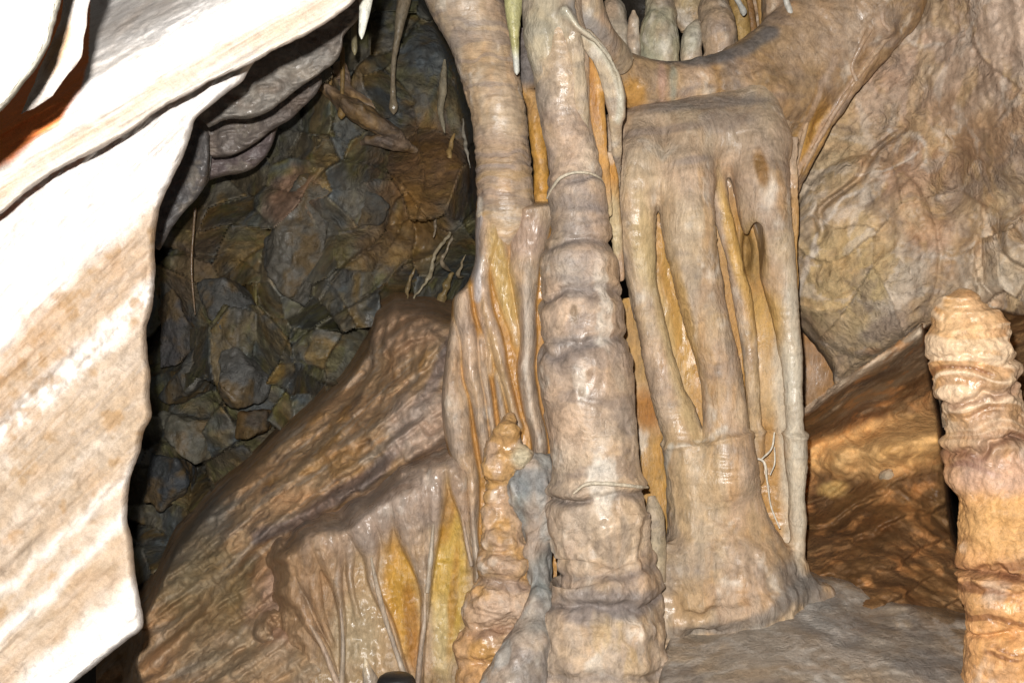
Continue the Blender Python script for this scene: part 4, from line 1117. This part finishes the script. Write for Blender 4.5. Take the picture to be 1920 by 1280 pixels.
c = mixc(c, (.15, .11, .08), ss(.54, .7, fbm(V, (16, 16, 7), 4, 66)) * .5 * (1 - ss(560, 700, u)))
c = mixc(c, (.37, .31, .21), blob(V, 665, 1190, QY, 45, 80) * .6 * (1 - low))
c = mixc(c, (.30, .245, .22), blob(V, 720, 950, QY, 150, 70, -25) * .5)
c = mixc(c, (.18, .155, .15), linem(V, [(480, 1030), (560, 985), (640, 950), (700, 905), (760, 868), (830, 832)], QY, 14) * .6)
c = mixc(c, (.20, .15, .075), ss(1, 0, np.abs(v - 1275) / 20) * .4)
curt = thing('fan_drapery', None, None)
part('curtain', V, F, c, M_DRAPE, curt)
tag(curt, 'fan of pale ribs narrowing to threads over yellow-amber panels at the bottom', 'cave drapery')
for i, r_ in enumerate([RIBS[j] for j in (0, 1, 2, 3, 4, 6)]):
    rows_ = [(a[0], a[1], QY - a[3] * .6 + .002, max(4.2, min(a[2] * .6, 8))) for a in r_ if a[2] < 17]
    if len(rows_) < 2: continue
    rows_[0] = (*rows_[0][:2], rows_[0][2] + .035, 2.0)
    rows_[1] = (*rows_[1][:2], rows_[1][2] + .004, rows_[1][3] * .8)
    V, F = sweep(rows_, .0028, 18, 1.3, flow_disp(.003, 0, .0008, sl=30, seed=i))[:2]
    part('rib', V, F, flow_col(V, (.42, .37, .31), 140 + i, warm=.2, grey=.3), M_DRAPE, curt)

# little white spike between the ribs
V, F = sweep([(684, 1232, 3.78, 1), (688, 1250, 3.78, 8), (694, 1275, 3.78, 14), (698, 1320, 3.78, 22)], .003, None, 1, flow_disp(.003, 0, .001, sl=30))[:2]
tag(add_mesh('white_stalagmite', V, F, flow_col(V, (.55, .5, .40), 111), M_FLOW), 'tiny white stalagmite spike at the bottom, beside the black dome', 'stalagmite')
# the black dome at the bottom edge: a lamp's rubber cap
V, F = sweep([(743, 1262, 3.45, .5), (743, 1263, 3.45, 18), (743, 1266, 3.45, 28), (743, 1272, 3.45, 34), (743, 1282, 3.45, 37), (743, 1296, 3.45, 38), (743, 1320, 3.45, 38)], .0025, 72)[:2]
lamp = add_mesh('lamp_housing', V, F, np.repeat(np.array([(.014, .013, .013)], f32), len(V), 0), M_LAMP)
tag(lamp, 'small black rounded dome under the rib ends at the bottom', 'lamp')
V, F = sweep([(705, 1300, 3.45, 4), (720, 1306, 3.41, 4), (743, 1308, 3.395, 4), (766, 1306, 3.41, 4), (781, 1300, 3.45, 4)], .003, 14)[:2]
add_mesh('rim', V, F, np.repeat(np.array([(.02, .02, .02)], f32), len(V), 0), M_LAMP, lamp)

# ------------------------------------------------------------------ near, brightly flashed flowstone at the left
def white_col(p, seed, tan, Y=2.0, pale=(.70, .66, .62)):
    c = np.repeat(np.array([pale], f32), len(p), 0)
    return c * (0.9 + .25 * (fbm(p, 40.0, 3, seed)))[:, None]

TAN = (.235, .175, .115)
A = [(-900, 620), (-500, 330), (-260, 150), (-120, 90), (0, 40), (90, -30), (180, -110), (420, -230), (760, -330)]
B = [(-900, 1040), (-500, 740), (-260, 555), (-120, 470), (0, 402), (60, 352), (120, 312), (180, 284), (240, 250), (300, 205), (352, 178), (400, 150), (470, 120), (520, 92), (570, 68), (620, 38), (655, 12), (690, -30), (740, -90), (800, -180)]
Yu = lambda u, v: 2.50 + .00028 * (u - 200) + .00012 * (v - 200) + .55 * ss(95, 300, 330 - (np.maximum(u, -100) * .5 + v * .87))
def ub(u, v, p):
    w = (u * .50 + v * .87)
    q = np.stack([w / 60, (u * .87 - v * .5) / 400, u * 0], -1)
    return (fbm(warp(q, .4, .6), 1.0, 3, 2) - .5) * .05 + (fbm(np.stack([w / 11, (u * .87 - v * .5) / 130, u * 0], -1), 1.0, 4, 5) - .5) * .018 + (fbm(p, (30, 30, 30), 3, 5) - .5) * .012
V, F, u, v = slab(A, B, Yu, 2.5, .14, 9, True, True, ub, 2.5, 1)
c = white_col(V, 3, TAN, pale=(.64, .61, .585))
e = v - np.interp(u, [b[0] for b in B], [b[1] for b in B])       # px below the lower edge
wn = (fbm(V, (26, 26, 26), 4, 3) - .5) * 60
st_ = np.stack([(u * .5 + v * .87) / 5.0, (u * .87 - v * .5) / 90.0, u * 0], -1)
stn = fbm(st_, 1.0, 3, 4)
c = mixc(c, (.33, .255, .175), np.exp(-((e + 42 + wn * .3) / 22)**2) * (.35 + .8 * stn))
c = mixc(c, (.38, .32, .25), (1 - ss(0, 50, np.abs(e + 14))) * .6)
c = mixc(c, (.32, .275, .235), blob(V, 250, 20, 2.6, 110, 45, -25) * (.3 + stn * .5) * .75)
c = mixc(c, (.42, .395, .38), ss(.55, .75, fbm(np.stack([(u * .5 + v * .87) / 60, (u * .87 - v * .5) / 12, u * 0], -1), 1.0, 3, 8)) * .35)
c = mixc(c, (.86, .25, .06), (1 - ss(-10, 14, v - np.interp(u, [-900, -300, 0, 50, 110, 150, 166, 178], [960, 520, 312, 276, 228, 168, 110, -300]) + (fbm(V, 20.0, 3, 5) - .5) * 30)) * .97)  # red glow in the lobe's shadow, painted into the stone colour
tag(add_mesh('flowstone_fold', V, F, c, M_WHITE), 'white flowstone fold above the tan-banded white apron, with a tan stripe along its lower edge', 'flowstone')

A = [(450, 95), (400, 118), (300, 172), (180, 248), (60, 318), (-120, 430), (-400, 600), (-900, 950), (-900, 1100), (-900, 1300), (-900, 1500)]
B = [(478, 116), (470, 126), (456, 150), (428, 172), (405, 192), (366, 226), (356, 258), (340, 300), (324, 336), (300, 392), (292, 440), (290, 520), (286, 570), (274, 622), (276, 660), (282, 700), (281, 742), (284, 775), (268, 812), (262, 848), (247, 890), (241, 930), (239, 970), (248, 1010), (252, 1050), (256, 1090), (262, 1120), (266, 1176), (238, 1200), (190, 1238), (135, 1282), (70, 1330), (0, 1390)]
Yl = lambda u, v: 2.72 + .00010 * (u - 100) - .00010 * (v - 600)
def lb(u, v, p):
    w = (u * .69 + v * .72)
    q = np.stack([w / 70, (u * .72 - v * .69) / 420, u * 0], -1)
    return (fbm(warp(q, .4, .6), 1.0, 3, 12) - .5) * .07 + (fbm(np.stack([w / 11, (u * .72 - v * .69) / 130, u * 0], -1), 1.0, 4, 5) - .5) * .014 + (fbm(p, (30, 30, 30), 4, 15) - .5) * .014 + (fbm(p, 90.0, 2, 4) - .5) * .005
V, F, u, v = slab(A, B, Yl, 3.0, .35, 16, False, True, lb, 3.0, 2)
c = white_col(V, 5, TAN, pale=(.60, .575, .555))
w = (u * .69 + v * .72) + (fbm(np.stack([u, v, u * 0], -1) / 60, 1.0, 4, 3) - .5) * 46
al = np.stack([(u * .69 + v * .72) / 9.0, (u * .72 - v * .69) / 60.0, u * 0], -1)
gr = fbm(warp(al, .8, .5), 1.0, 4, 7)
sp = fbm(np.stack([u, v, u * 0], -1) / 7, 1.0, 4, 9)
def band(w0, w1, soft=14):
    return ss(w0 - soft, w0 + soft, w) * (1 - ss(w1 - soft, w1 + soft, w))
gs = fbm(np.stack([(u * .69 + v * .72) / 34.0, (u * .72 - v * .69) / 110.0, u * 0], -1), 1.0, 4, 17)
tanm = band(474, 574, 18) * (.45 + .35 * gr + .5 * gs) + band(602, 724, 24) * (.15 + .3 * gr + .7 * gs) * .85 + band(735, 795, 18) * (.15 + .3 * gr + .5 * gs) + band(872, 940, 18) * (.2 + .4 * gr + .5 * gs) * .85 + band(806, 850) * (.1 + .4 * gr + .2 * gs) + band(560, 600, 8) * .0
c = mixc(c, (.36, .285, .205), ss(590, 640, w) * (1 - ss(930, 975, w)) * (.3 + .7 * gs))
c = mixc(c, (.33, .215, .115), tanm * .95)
for w0, w1 in ((574, 606), (796, 812), (850, 872)):
    c = mixc(c, (.62, .58, .54), band(w0, w1, 10) * .8)
c = mixc(c, (.27, .21, .155), band(500, 800, 20) * ss(.45, .65, fbm(np.stack([u, v, u * 0], -1) / 14, 1.0, 4, 9)) * .5)
c = mixc(c, (.28, .165, .07), band(470, 850, 20) * ss(.55, .72, fbm(np.stack([u, v, u * 0], -1) / 38, 1.0, 3, 19)) * .6)
c = mixc(c, (.46, .43, .41), ss(.6, .75, gr) * .2)
tag(add_mesh('flowstone_apron', V, F, c, M_WHITE), 'large white flowstone apron with tan diagonal bands, hanging below the white fold', 'flowstone')

A = [(-900, -200), (-900, 200), (-900, 500), (-900, 800)]
B = [(220, -190), (128, -40), (116, 0), (104, 46), (88, 92), (66, 132), (44, 158), (20, 190), (0, 210), (-60, 262), (-180, 350), (-400, 500), (-850, 810)]
V, F, u, v = slab(A[::1], B, lambda u, v: 1.42 + 0 * u, 3.0, .2, 22, False, True, lambda u, v, p: (fbm(p, 12.0, 3, 2) - .5) * .03, 3.0, 4)
c = white_col(V, 9, TAN, pale=(.74, .72, .62))
tag(add_mesh('flowstone_lobe', V, F, c, M_WHITE), 'smooth overexposed white flowstone lobe beside the narrow curled rib', 'flowstone')

fd = Field(-40, 260, -160, 300, 1.70, 2.02, .0028)
fd.tube([(190, -140, 1.86, 26), (158, -40, 1.86, 20), (148, 0, 1.86, 17), (146, 50, 1.86, 18), (134, 96, 1.86, 19), (110, 136, 1.86, 19), (84, 166, 1.86, 18), (62, 192, 1.86, 14), (48, 208, 1.87, 8), (38, 216, 1.88, 2)], .012, .8)
fd.tube([(150, -60, 1.89, 28), (132, 20, 1.88, 16), (118, 80, 1.88, 18), (96, 120, 1.88, 16), (74, 160, 1.88, 12), (60, 186, 1.88, 8)], .012, .6)
V, F = fd.mesh(flow_disp(.004, 0, .001, sl=26, sst=60, seed=61))
c = np.repeat(np.array([(.52, .48, .45)], f32), len(V), 0) * (.6 + .8 * fbm(V, (24, 24, 24), 4, 2))[:, None]
c = mixc(c, (.36, .20, .07), blob(V, 108, 96, 1.86, 26, 60, 30) * .7)
c = mixc(c, (.25, .22, .21), ss(.55, .7, fbm(V, 38.0, 3, 4)) * .5)
tag(add_mesh('flowstone_curl', V, F, c, M_WHITE), 'narrow curled flowstone rib between the overexposed white lobe and the white fold', 'flowstone')

# ------------------------------------------------------------------ grey scalloped layers under the fold
def layer(A, B, Y, seed, label, base):
    V, F, u, v = slab(A, B, lambda u, v: Y + .00035 * (640 - u) + 0 * v, 3.0, .30, 12, False, True,
                      lambda u, v, p: (fbm(p, (14, 14, 14), 4, seed) - .5) * .07 + (fbm(warp(p, .02, 12), (16, 16, 70), 3, seed) - .5) * .03, 2.0, seed)
    c = np.repeat(np.array([base], f32), len(V), 0)
    c = mixc(c, (.14, .11, .09), ss(.5, .7, fbm(V, (9, 9, 22), 4, seed)) * .6)
    c = mixc(c, (.26, .23, .19), ss(.55, .7, fbm(V, 20.0, 3, seed + 3)) * .5)
    tag(add_mesh('flowstone_layer', V, F, c, M_FLOW), label, 'flowstone', 'scalloped layers under the white fold')
layer([(330, 170), (400, 130), (480, 100), (560, 50), (640, -10), (700, -60)], [(392, 240), (420, 226), (470, 222), (500, 212), (530, 190), (560, 166), (600, 138), (632, 112), (641, 92), (644, 70), (668, 40), (690, 5)], 3.6, 71,
      'pale grey wavy flowstone layer just under the white fold, topmost of three', (.21, .195, .175))
layer([(330, 220), (400, 215), (470, 205), (540, 165), (600, 130)], [(400, 296), (440, 290), (480, 268), (510, 244), (540, 226), (570, 200), (592, 178), (604, 158)], 4.15, 74,
      'brown-grey flowstone layer between the pale wavy layer and the lowest mauve one', (.16, .135, .12))
layer([(340, 290), (400, 285), (470, 262), (530, 225)], [(392, 338), (420, 330), (450, 326), (480, 312), (500, 292), (512, 268), (520, 240)], 4.5, 77,
      'mauve-grey flowstone layer, lowest of the three, beside the thin white spike', (.14, .112, .11))
layer([(300, 200), (260, 330), (240, 440)], [(392, 250), (392, 300), (384, 350), (350, 392), (320, 432), (300, 470)], 3.9, 79,
      'shaded grey flowstone flank between the white apron edge and the white spike', (.12, .115, .115))

# ------------------------------------------------------------------ stalactites, straws and twisted strands in the recess
def strand(pts, seed):
    """kinked growth that follows the rock behind it and thins out at both ends"""
    r = np.random.RandomState(seed)
    C, t = spline([(a, b, 0, d) for a, b, c_, d in pts], 7.0)
    n = len(C); out = []
    for i, (a, b, _, d) in enumerate(C):
        e = min(1, .25 + 3.0 * min(i, n - 1 - i) / n)
        Yw = float(recess_Y(np.array([a]), np.array([b]))[0]) - .05
        out.append((a + r.normal(0, .8), b + r.normal(0, .8), Yw - .17 + r.normal(0, .004), d * e * r.uniform(.75, 1.25)))
    return out
def rod(name, pts, col, label, cat, group=None, seed=1, mat=None):
    if name == 'twisted_strand':
        pts = strand(pts, seed)
    V, F = sweep(pts, .003, None, 1, flow_disp(.0035, 0, .0008, sl=22, seed=seed))[:2]
    c = np.repeat(np.array([col], f32), len(V), 0) * (.75 + .5 * fbm(V, (24, 24, 10), 3, seed))[:, None]
    return tag(add_mesh(name, V, F, c, mat or M_FLOW), label, cat, group)
rod('white_stalactite', [(692, -80, 3.0, 18), (688, -20, 3.0, 14), (684, 20, 3.0, 10), (680, 50, 3.0, 7), (678, 66, 3.0, 5), (678, 74, 3.0, 1)], (.50, .50, .44), 'short white stalactite hanging at the far tip of the white fold', 'stalactite')
rod('white_stalactite', [(394, 258, 4.4, 4), (391, 290, 4.4, 6), (388, 320, 4.4, 5), (384, 344, 4.4, 4), (381, 352, 4.4, 1)], (.40, .39, .37), 'thin white spike where the grey layers meet the shaded flank', 'stalactite')
G = 'straws hanging in the dark recess'
rod('soda_straw', [(766, -60, 4.9, 16), (758, 0, 4.9, 13), (752, 30, 4.9, 10), (744, 80, 4.9, 6), (738, 120, 4.9, 5), (737, 180, 4.9, 5), (738, 212, 4.9, 4), (738, 215, 4.9, 1)], (.19, .155, .105), 'longest brown straw, tapering from a wide root, in the dark recess', 'stalactite', G, 3)
rod('soda_straw', [(664, 30, 4.7, 6), (664, 70, 4.7, 5), (665, 98, 4.7, 4), (665, 104, 4.7, 1)], (.24, .21, .12), 'short yellowish straw beside the tip of the pale wavy layer', 'stalactite', G, 5)
rod('soda_straw', [(642, 90, 4.9, 4), (642, 150, 4.9, 4), (641, 200, 4.9, 4), (640, 220, 4.9, 5), (640, 224, 4.9, 1)], (.22, .14, .05), 'thin orange-brown straw ending above the slanting brown shelf', 'stalactite', G, 7)
rod('soda_straw', [(618, 130, 4.95, 5), (619, 150, 4.95, 4), (620, 168, 4.95, 1)], (.23, .14, .05), 'stubby orange straw at the tip of the brown-grey layer', 'stalactite', G, 9)
rod('soda_straw', [(366, 390, 5.0, 3), (362, 440, 5.0, 2.4), (359, 500, 5.0, 2.2), (362, 550, 5.0, 2), (366, 590, 5.0, 1)], (.17, .11, .06), 'thin brown straw under the shaded grey flank in the recess', 'stalactite', G, 11)
rod('soda_straw', [(834, 112, 5.0, 2), (832, 135, 5.0, 6), (830, 170, 5.0, 8), (826, 210, 5.0, 5), (832, 240, 5.0, 3), (834, 250, 5.0, 1)], (.22, .19, .13), 'pale knobby straw close to the leaning column', 'stalactite', G, 12)
G = 'twisted strands in the recess'
H = 'helictite'
rod('twisted_strand', [(866, 392, 4.85, 5), (856, 412, 4.82, 4), (838, 445, 4.8, 3), (812, 485, 4.8, 3.2), (808, 512, 4.8, 4), (790, 540, 4.8, 3), (768, 570, 4.8, 3.5)], (.30, .255, .17), 'longest pale twisted strand slanting down to the brown slope', H, G, 21)
rod('twisted_strand', [(832, 342, 4.9, 3), (822, 365, 4.9, 2.8), (816, 400, 4.9, 2.6), (816, 430, 4.9, 4), (812, 445, 4.9, 5)], (.25, .20, .14), 'thin upright pale strand near the leaning column, ending in a knob', H, G, 22)
rod('twisted_strand', [(858, 420, 4.85, 3), (848, 445, 4.82, 2.5), (834, 475, 4.82, 2.6), (828, 492, 4.82, 4), (840, 505, 4.82, 6), (846, 510, 4.82, 2)], (.24, .20, .14), 'short strand with a white bud at its lower end', H, G, 23)
rod('twisted_strand', [(872, 478, 4.8, 3), (862, 505, 4.8, 2.6), (858, 515, 4.8, 4), (868, 520, 4.8, 3)], (.27, .22, .14), 'smallest strand, beside the leaning column foot', H, G, 24)
rod('twisted_strand', [(852, 250, 4.9, 6), (842, 290, 4.88, 5), (838, 320, 4.88, 4), (840, 345, 4.88, 3)], (.30, .20, .08), 'golden strand beside the upper leaning column', H, G, 25)
rod('twisted_strand', [(868, 225, 4.8, 4), (872, 270, 4.8, 3), (882, 315, 4.8, 2)], (.25, .23, .19), 'grey strand hugging the edge of the leaning column', H, G, 26)
rod('twisted_strand', [(778, 500, 4.9, 3), (766, 535, 4.88, 4), (762, 562, 4.88, 5)], (.19, .14, .07), 'dark short strand just above the boss of the slope', H, G, 27)
rod('twisted_strand', [(850, 510, 4.75, 8), (836, 540, 4.7, 7), (824, 575, 4.68, 7), (820, 590, 4.68, 5)], (.22, .16, .07), 'thick mustard strand leaning on the slope by the folded drapery', H, G, 28)

# slanting brown shelf in the recess
fd = Field(580, 900, 120, 320, 4.6, 5.4, .0065)
fd.tube([(606, 162, 4.95, 8), (640, 190, 4.92, 15), (690, 222, 4.92, 18), (740, 252, 4.95, 13), (772, 276, 4.98, 4)], .015, 2.2)
fd.tube([(640, 130, 5.1, 14), (650, 180, 5.0, 16), (700, 205, 5.05, 16)], .02, 1.5)
fd.tube([(672, 270, 5.0, 5), (700, 262, 4.95, 8), (750, 276, 4.95, 7), (780, 282, 5.0, 3)], .012, 2)
V, F = fd.mesh(flow_disp(.014, 0, .004, sl=14, sst=30, seed=83))
c = flow_col(V, (.16, .105, .05), 131, warm=.5, grey=.5, var=.8)
tag(add_mesh('rock_shelf', V, F, c, M_DARK), 'brown slanting stone shelf in the recess, below the orange straws', 'rock ledge')

# broken boulders lying in the recess
def boulder(front, Y, depth, col, seed, label, n_back=6):
    r = np.random.RandomState(seed)
    Y = float(recess_Y(np.array([np.mean([q[0] for q in front])]), np.array([np.mean([q[1] for q in front])]))[0]) - .20
    pts = [P(a, b, Y + d * 1.6) for a, b, d in front]
    ctr = np.mean(pts, 0)
    pts += [ctr + np.array([r.uniform(-.7, .7) * (q[0] - ctr[0]), depth * r.uniform(.7, 1.1), r.uniform(.5, .9) * (q[2] - ctr[2])]) for q in pts]
    bm = bmesh.new()
    for q in pts: bm.verts.new(q)
    g = bmesh.ops.convex_hull(bm, input=bm.verts)
    bmesh.ops.delete(bm, geom=[x for x in bm.verts if not x.link_faces], context='VERTS')
    bmesh.ops.bevel(bm, geom=list(bm.edges), offset=.006, segments=1, affect='EDGES', clamp_overlap=True)
    bmesh.ops.triangulate(bm, faces=bm.faces)
    for _ in range(5):
        es = [x for x in bm.edges if x.calc_length() > .012]
        if not es: break
        bmesh.ops.subdivide_edges(bm, edges=es, cuts=1)
        bmesh.ops.triangulate(bm, faces=bm.faces)
    bm.verts.ensure_lookup_table(); bm.normal_update()
    V = np.array([x.co for x in bm.verts], f32); N = np.array([x.normal for x in bm.verts], f32)
    F = np.array([[x.index for x in q.verts] for q in bm.faces], np.int32)
    bm.free()
    V = V + N * ((fbm(V, 16.0, 4, seed) - .5) * .035 + (ridged(V, 34.0, 3, seed) - .5) * .008)[:, None]
    c = np.repeat(np.array([col], f32), len(V), 0) * .82
    c = mixc(c, (.12, .078, .03), ss(.46, .64, fbm(V, 9.0, 4, seed + 2)) * .8)
    c = mixc(c, (.055, .06, .062), ss(.52, .7, fbm(V, 9.0, 4, seed + 5)) * .6)
    tag(add_mesh('boulder', V, F, c, M_DARK), label, 'boulder', 'broken boulders in the recess')
boulder([(300, 745, .1), (330, 700, 0), (372, 645, .04), (402, 640, .06), (396, 680, .0), (362, 728, -.02), (318, 760, .05)], 4.95, .4, (.125, .12, .105), 3, 'upright pale grey slab of rock near the white apron edge, above the other boulders')
boulder([(412, 660, .05), (440, 652, .04), (470, 685, 0), (506, 715, .08), (500, 750, .08), (448, 764, .0), (420, 760, .05), (410, 720, -.03)], 4.95, .4, (.12, .12, .115), 5, 'blue-grey pointed boulder, next to the upright pale slab')
boulder([(298, 775, .06), (330, 785, 0), (398, 790, .02), (424, 812, .08), (410, 850, .06), (366, 872, .0), (330, 850, -.02), (306, 820, .0)], 4.85, .4, (.13, .125, .10), 7, 'broad greenish grey boulder, lowest of the pile')
boulder([(446, 772, .05), (500, 768, .06), (502, 806, .05), (470, 822, 0), (440, 822, .04)], 4.95, .35, (.14, .085, .04), 9, 'small square brown block, next to the broad greenish boulder')
boulder([(282, 850, .05), (330, 860, 0), (352, 900, .03), (345, 925, .05), (300, 960, .02), (270, 940, .05)], 4.75, .4, (.055, .062, .07), 11, 'dark blue-grey boulder in the shade of the white apron, bottom of the pile')
boulder([(300, 560, .08), (322, 540, .05), (352, 600, .04), (372, 640, .06), (340, 680, .0), (300, 690, .05)], 5.05, .4, (.09, .085, .085), 13, 'shaded grey boulder beside the apron edge, topmost of the pile')
boulder([(490, 470, .1), (520, 420, .04), (560, 330, .06), (604, 318, .1), (624, 370, .06), (608, 470, .02), (572, 575, .08), (540, 560, .03), (500, 520, .05)], 5.2, .3, (.125, .115, .095), 15, 'tall pale slab with a rusty top set in the recess wall')
boulder([(368, 530, .06), (420, 520, .02), (470, 560, .05), (490, 610, .06), (440, 640, .02), (390, 600, .0)], 5.15, .3, (.085, .085, .08), 17, 'dark grey block under the tall pale slab')
boulder([(650, 370, .05), (690, 355, .02), (730, 385, .04), (720, 420, .05), (670, 425, .02)], 5.15, .25, (.12, .115, .10), 19, 'small rounded pale rock next to the tall pale slab')

# ------------------------------------------------------------------ stubby formations behind the ledge at the top
G = 'stubs behind the ledge'
def stub(name, pts, col, label, seed, cat='stalagmite', accents=()):
    V, F = sweep(pts, .0034, None, 1, flow_disp(.010, .001, .0015, sl=16, seed=seed))[:2]
    c = flow_col(V, col, seed, warm=.25, grey=.45)
    for a in accents: c = mixc(c, a[0], blob(V, *a[1:]) * .8)
    tag(add_mesh(name, V, F, c, M_FLOW), label, cat, G)
TY = 4.3
stub('stub_stalagmite', [(1152, -10, TY, 3), (1150, 10, TY, 22), (1148, 40, TY, 30), (1150, 80, TY, 34), (1155, 140, TY, 36)], (.36, .33, .28), 'lumpy grey-pink stub behind the ledge, nearest the middle column', 151)
stub('stub_stalagmite', [(1188, 20, TY - .05, 3), (1188, 35, TY - .05, 9), (1188, 60, TY - .05, 12), (1190, 100, TY - .05, 12), (1192, 150, TY - .05, 12)], (.40, .35, .28), 'thin pale knob between the grey-pink stub and the greenish stub', 153)
stub('stub_stalagmite', [(1232, -60, TY, 30), (1236, 0, TY, 26), (1238, 30, TY - .03, 30), (1236, 60, TY - .05, 36), (1238, 100, TY - .05, 36), (1240, 150, TY, 34)], (.37, .38, .29), 'greenish white rounded stub behind the ledge', 155)
stub('stub_stalagmite', [(1296, -80, TY + .1, 38), (1290, 0, TY + .1, 34), (1288, 40, TY + .1, 26), (1288, 60, TY + .1, 12)], (.36, .30, .17), 'brown-olive drooping lump between the greenish and brown stubs', 157, 'stalactite')
stub('stub_stalagmite', [(1308, 40, TY - .05, 6), (1300, 60, TY - .06, 18), (1296, 90, TY - .06, 20), (1296, 140, TY - .05, 20)], (.44, .43, .36), 'small white shell-like stub against the brown stub', 159)
stub('stub_stalagmite', [(1340, -70, TY, 24), (1338, 0, TY, 26), (1340, 25, TY - .03, 30), (1346, 60, TY - .06, 36), (1352, 95, TY - .06, 34), (1355, 150, TY - .05, 34)], (.36, .28, .20), 'rounded brown-pink stub behind the ledge, largest of the row', 161)
for i, (x, y, r_, yy, cc, lb_) in enumerate(((1392, 90, 17, TY + .1, (.34, .22, .08), 'orange-brown bar next to the largest stub behind the ledge'), (1412, 60, 9, TY + .14, (.24, .13, .05), 'dark amber bar behind the ledge, between the orange-brown and bright amber bars'),
                                       (1440, 70, 13, TY + .08, (.42, .25, .09), 'bright amber leaning bar behind the ledge'), (1462, 45, 8, TY + .05, (.34, .26, .16), 'thin beige leaning bar behind the ledge, next to the rock wall'))):
    rod('calcite_bar', [(x - 34, -160, yy, r_ * 1.2), (x - 18, -40, yy, r_), (x - 6, 20, yy, r_), (x, y, yy, r_), (x + 6, y + 60, yy, r_ * 1.2)], cc, lb_, 'stalactite', G, 170 + i)
rod('soda_straw', [(1466, -60, 4.05, 5), (1474, 0, 4.05, 5.5), (1482, 24, 4.05, 5), (1486, 34, 4.05, 3), (1487, 37, 4.05, .6)], (.47, .47, .44), 'slim white straw above the ledge beside the rock wall', 'stalactite', None, 181)
rod('soda_straw', [(1344, -50, 4.2, 5), (1388, 10, 4.2, 5), (1394, 24, 4.2, 6), (1394, 30, 4.2, 2)], (.40, .40, .37), 'grey drip with a wet bead above the orange-brown bar', 'stalactite', None, 183)

# pebble in the grotto
boulder_pts = [(1652, 888, .02), (1668, 882, 0), (1678, 888, .02), (1674, 898, 0), (1658, 900, .01)]
r = np.random.RandomState(5)
bm = bmesh.new()
for a, b, d in boulder_pts:
    for dd in (0, .05): bm.verts.new(P(a, b, 4.48 + d + dd))
bmesh.ops.convex_hull(bm, input=bm.verts)
bmesh.ops.triangulate(bm, faces=bm.faces)
for _ in range(3):
    bmesh.ops.subdivide_edges(bm, edges=list(bm.edges), cuts=1, smooth=.6)
    bmesh.ops.triangulate(bm, faces=bm.faces)
V = np.array([x.co for x in bm.verts], f32); bm.verts.index_update(); F = np.array([[x.index for x in q.verts] for q in bm.faces], np.int32); bm.free()
V = V + (np.stack([fbm(V, 60.0, 2, 1), fbm(V, 60.0, 2, 2), fbm(V, 60.0, 2, 3)], -1) - .5) * .008
tag(add_mesh('pebble', V, F, np.repeat(np.array([(.45, .36, .25)], f32), len(V), 0), M_ROCK), 'tiny pale pebble lying on the tan shelf inside the brown grotto', 'stone')

# ------------------------------------------------------------------ camera, flash and world
cam = bpy.data.cameras.new('camera')
cam.sensor_width = 36; cam.lens = 18 / T; cam.clip_end = 100; cam.clip_start = .05
co = bpy.data.objects.new('camera', cam); COL.objects.link(co)
co.location = (0, 0, CZ); co.rotation_euler = (math.radians(90), 0, 0)
scene.camera = co
li = bpy.data.lights.new('flash', 'POINT')
li.energy = 800; li.shadow_soft_size = .018; li.color = (1, .965, .92)
lo = bpy.data.objects.new('flash', li); COL.objects.link(lo)
lo.location = (-.052, 0.0, CZ + .13)
w = bpy.data.worlds.new('World'); scene.world = w; w.use_nodes = True
bg = w.node_tree.nodes['Background']
bg.inputs['Color'].default_value = (1, .93, .85, 1); bg.inputs['Strength'].default_value = .06
scene.view_settings.view_transform = 'Standard'
scene.view_settings.look = 'None'
scene.view_settings.exposure = 0; scene.view_settings.gamma = 1
scene.cycles.use_denoising = True
scene.cycles.max_bounces = 5; scene.cycles.diffuse_bounces = 3; scene.cycles.glossy_bounces = 2
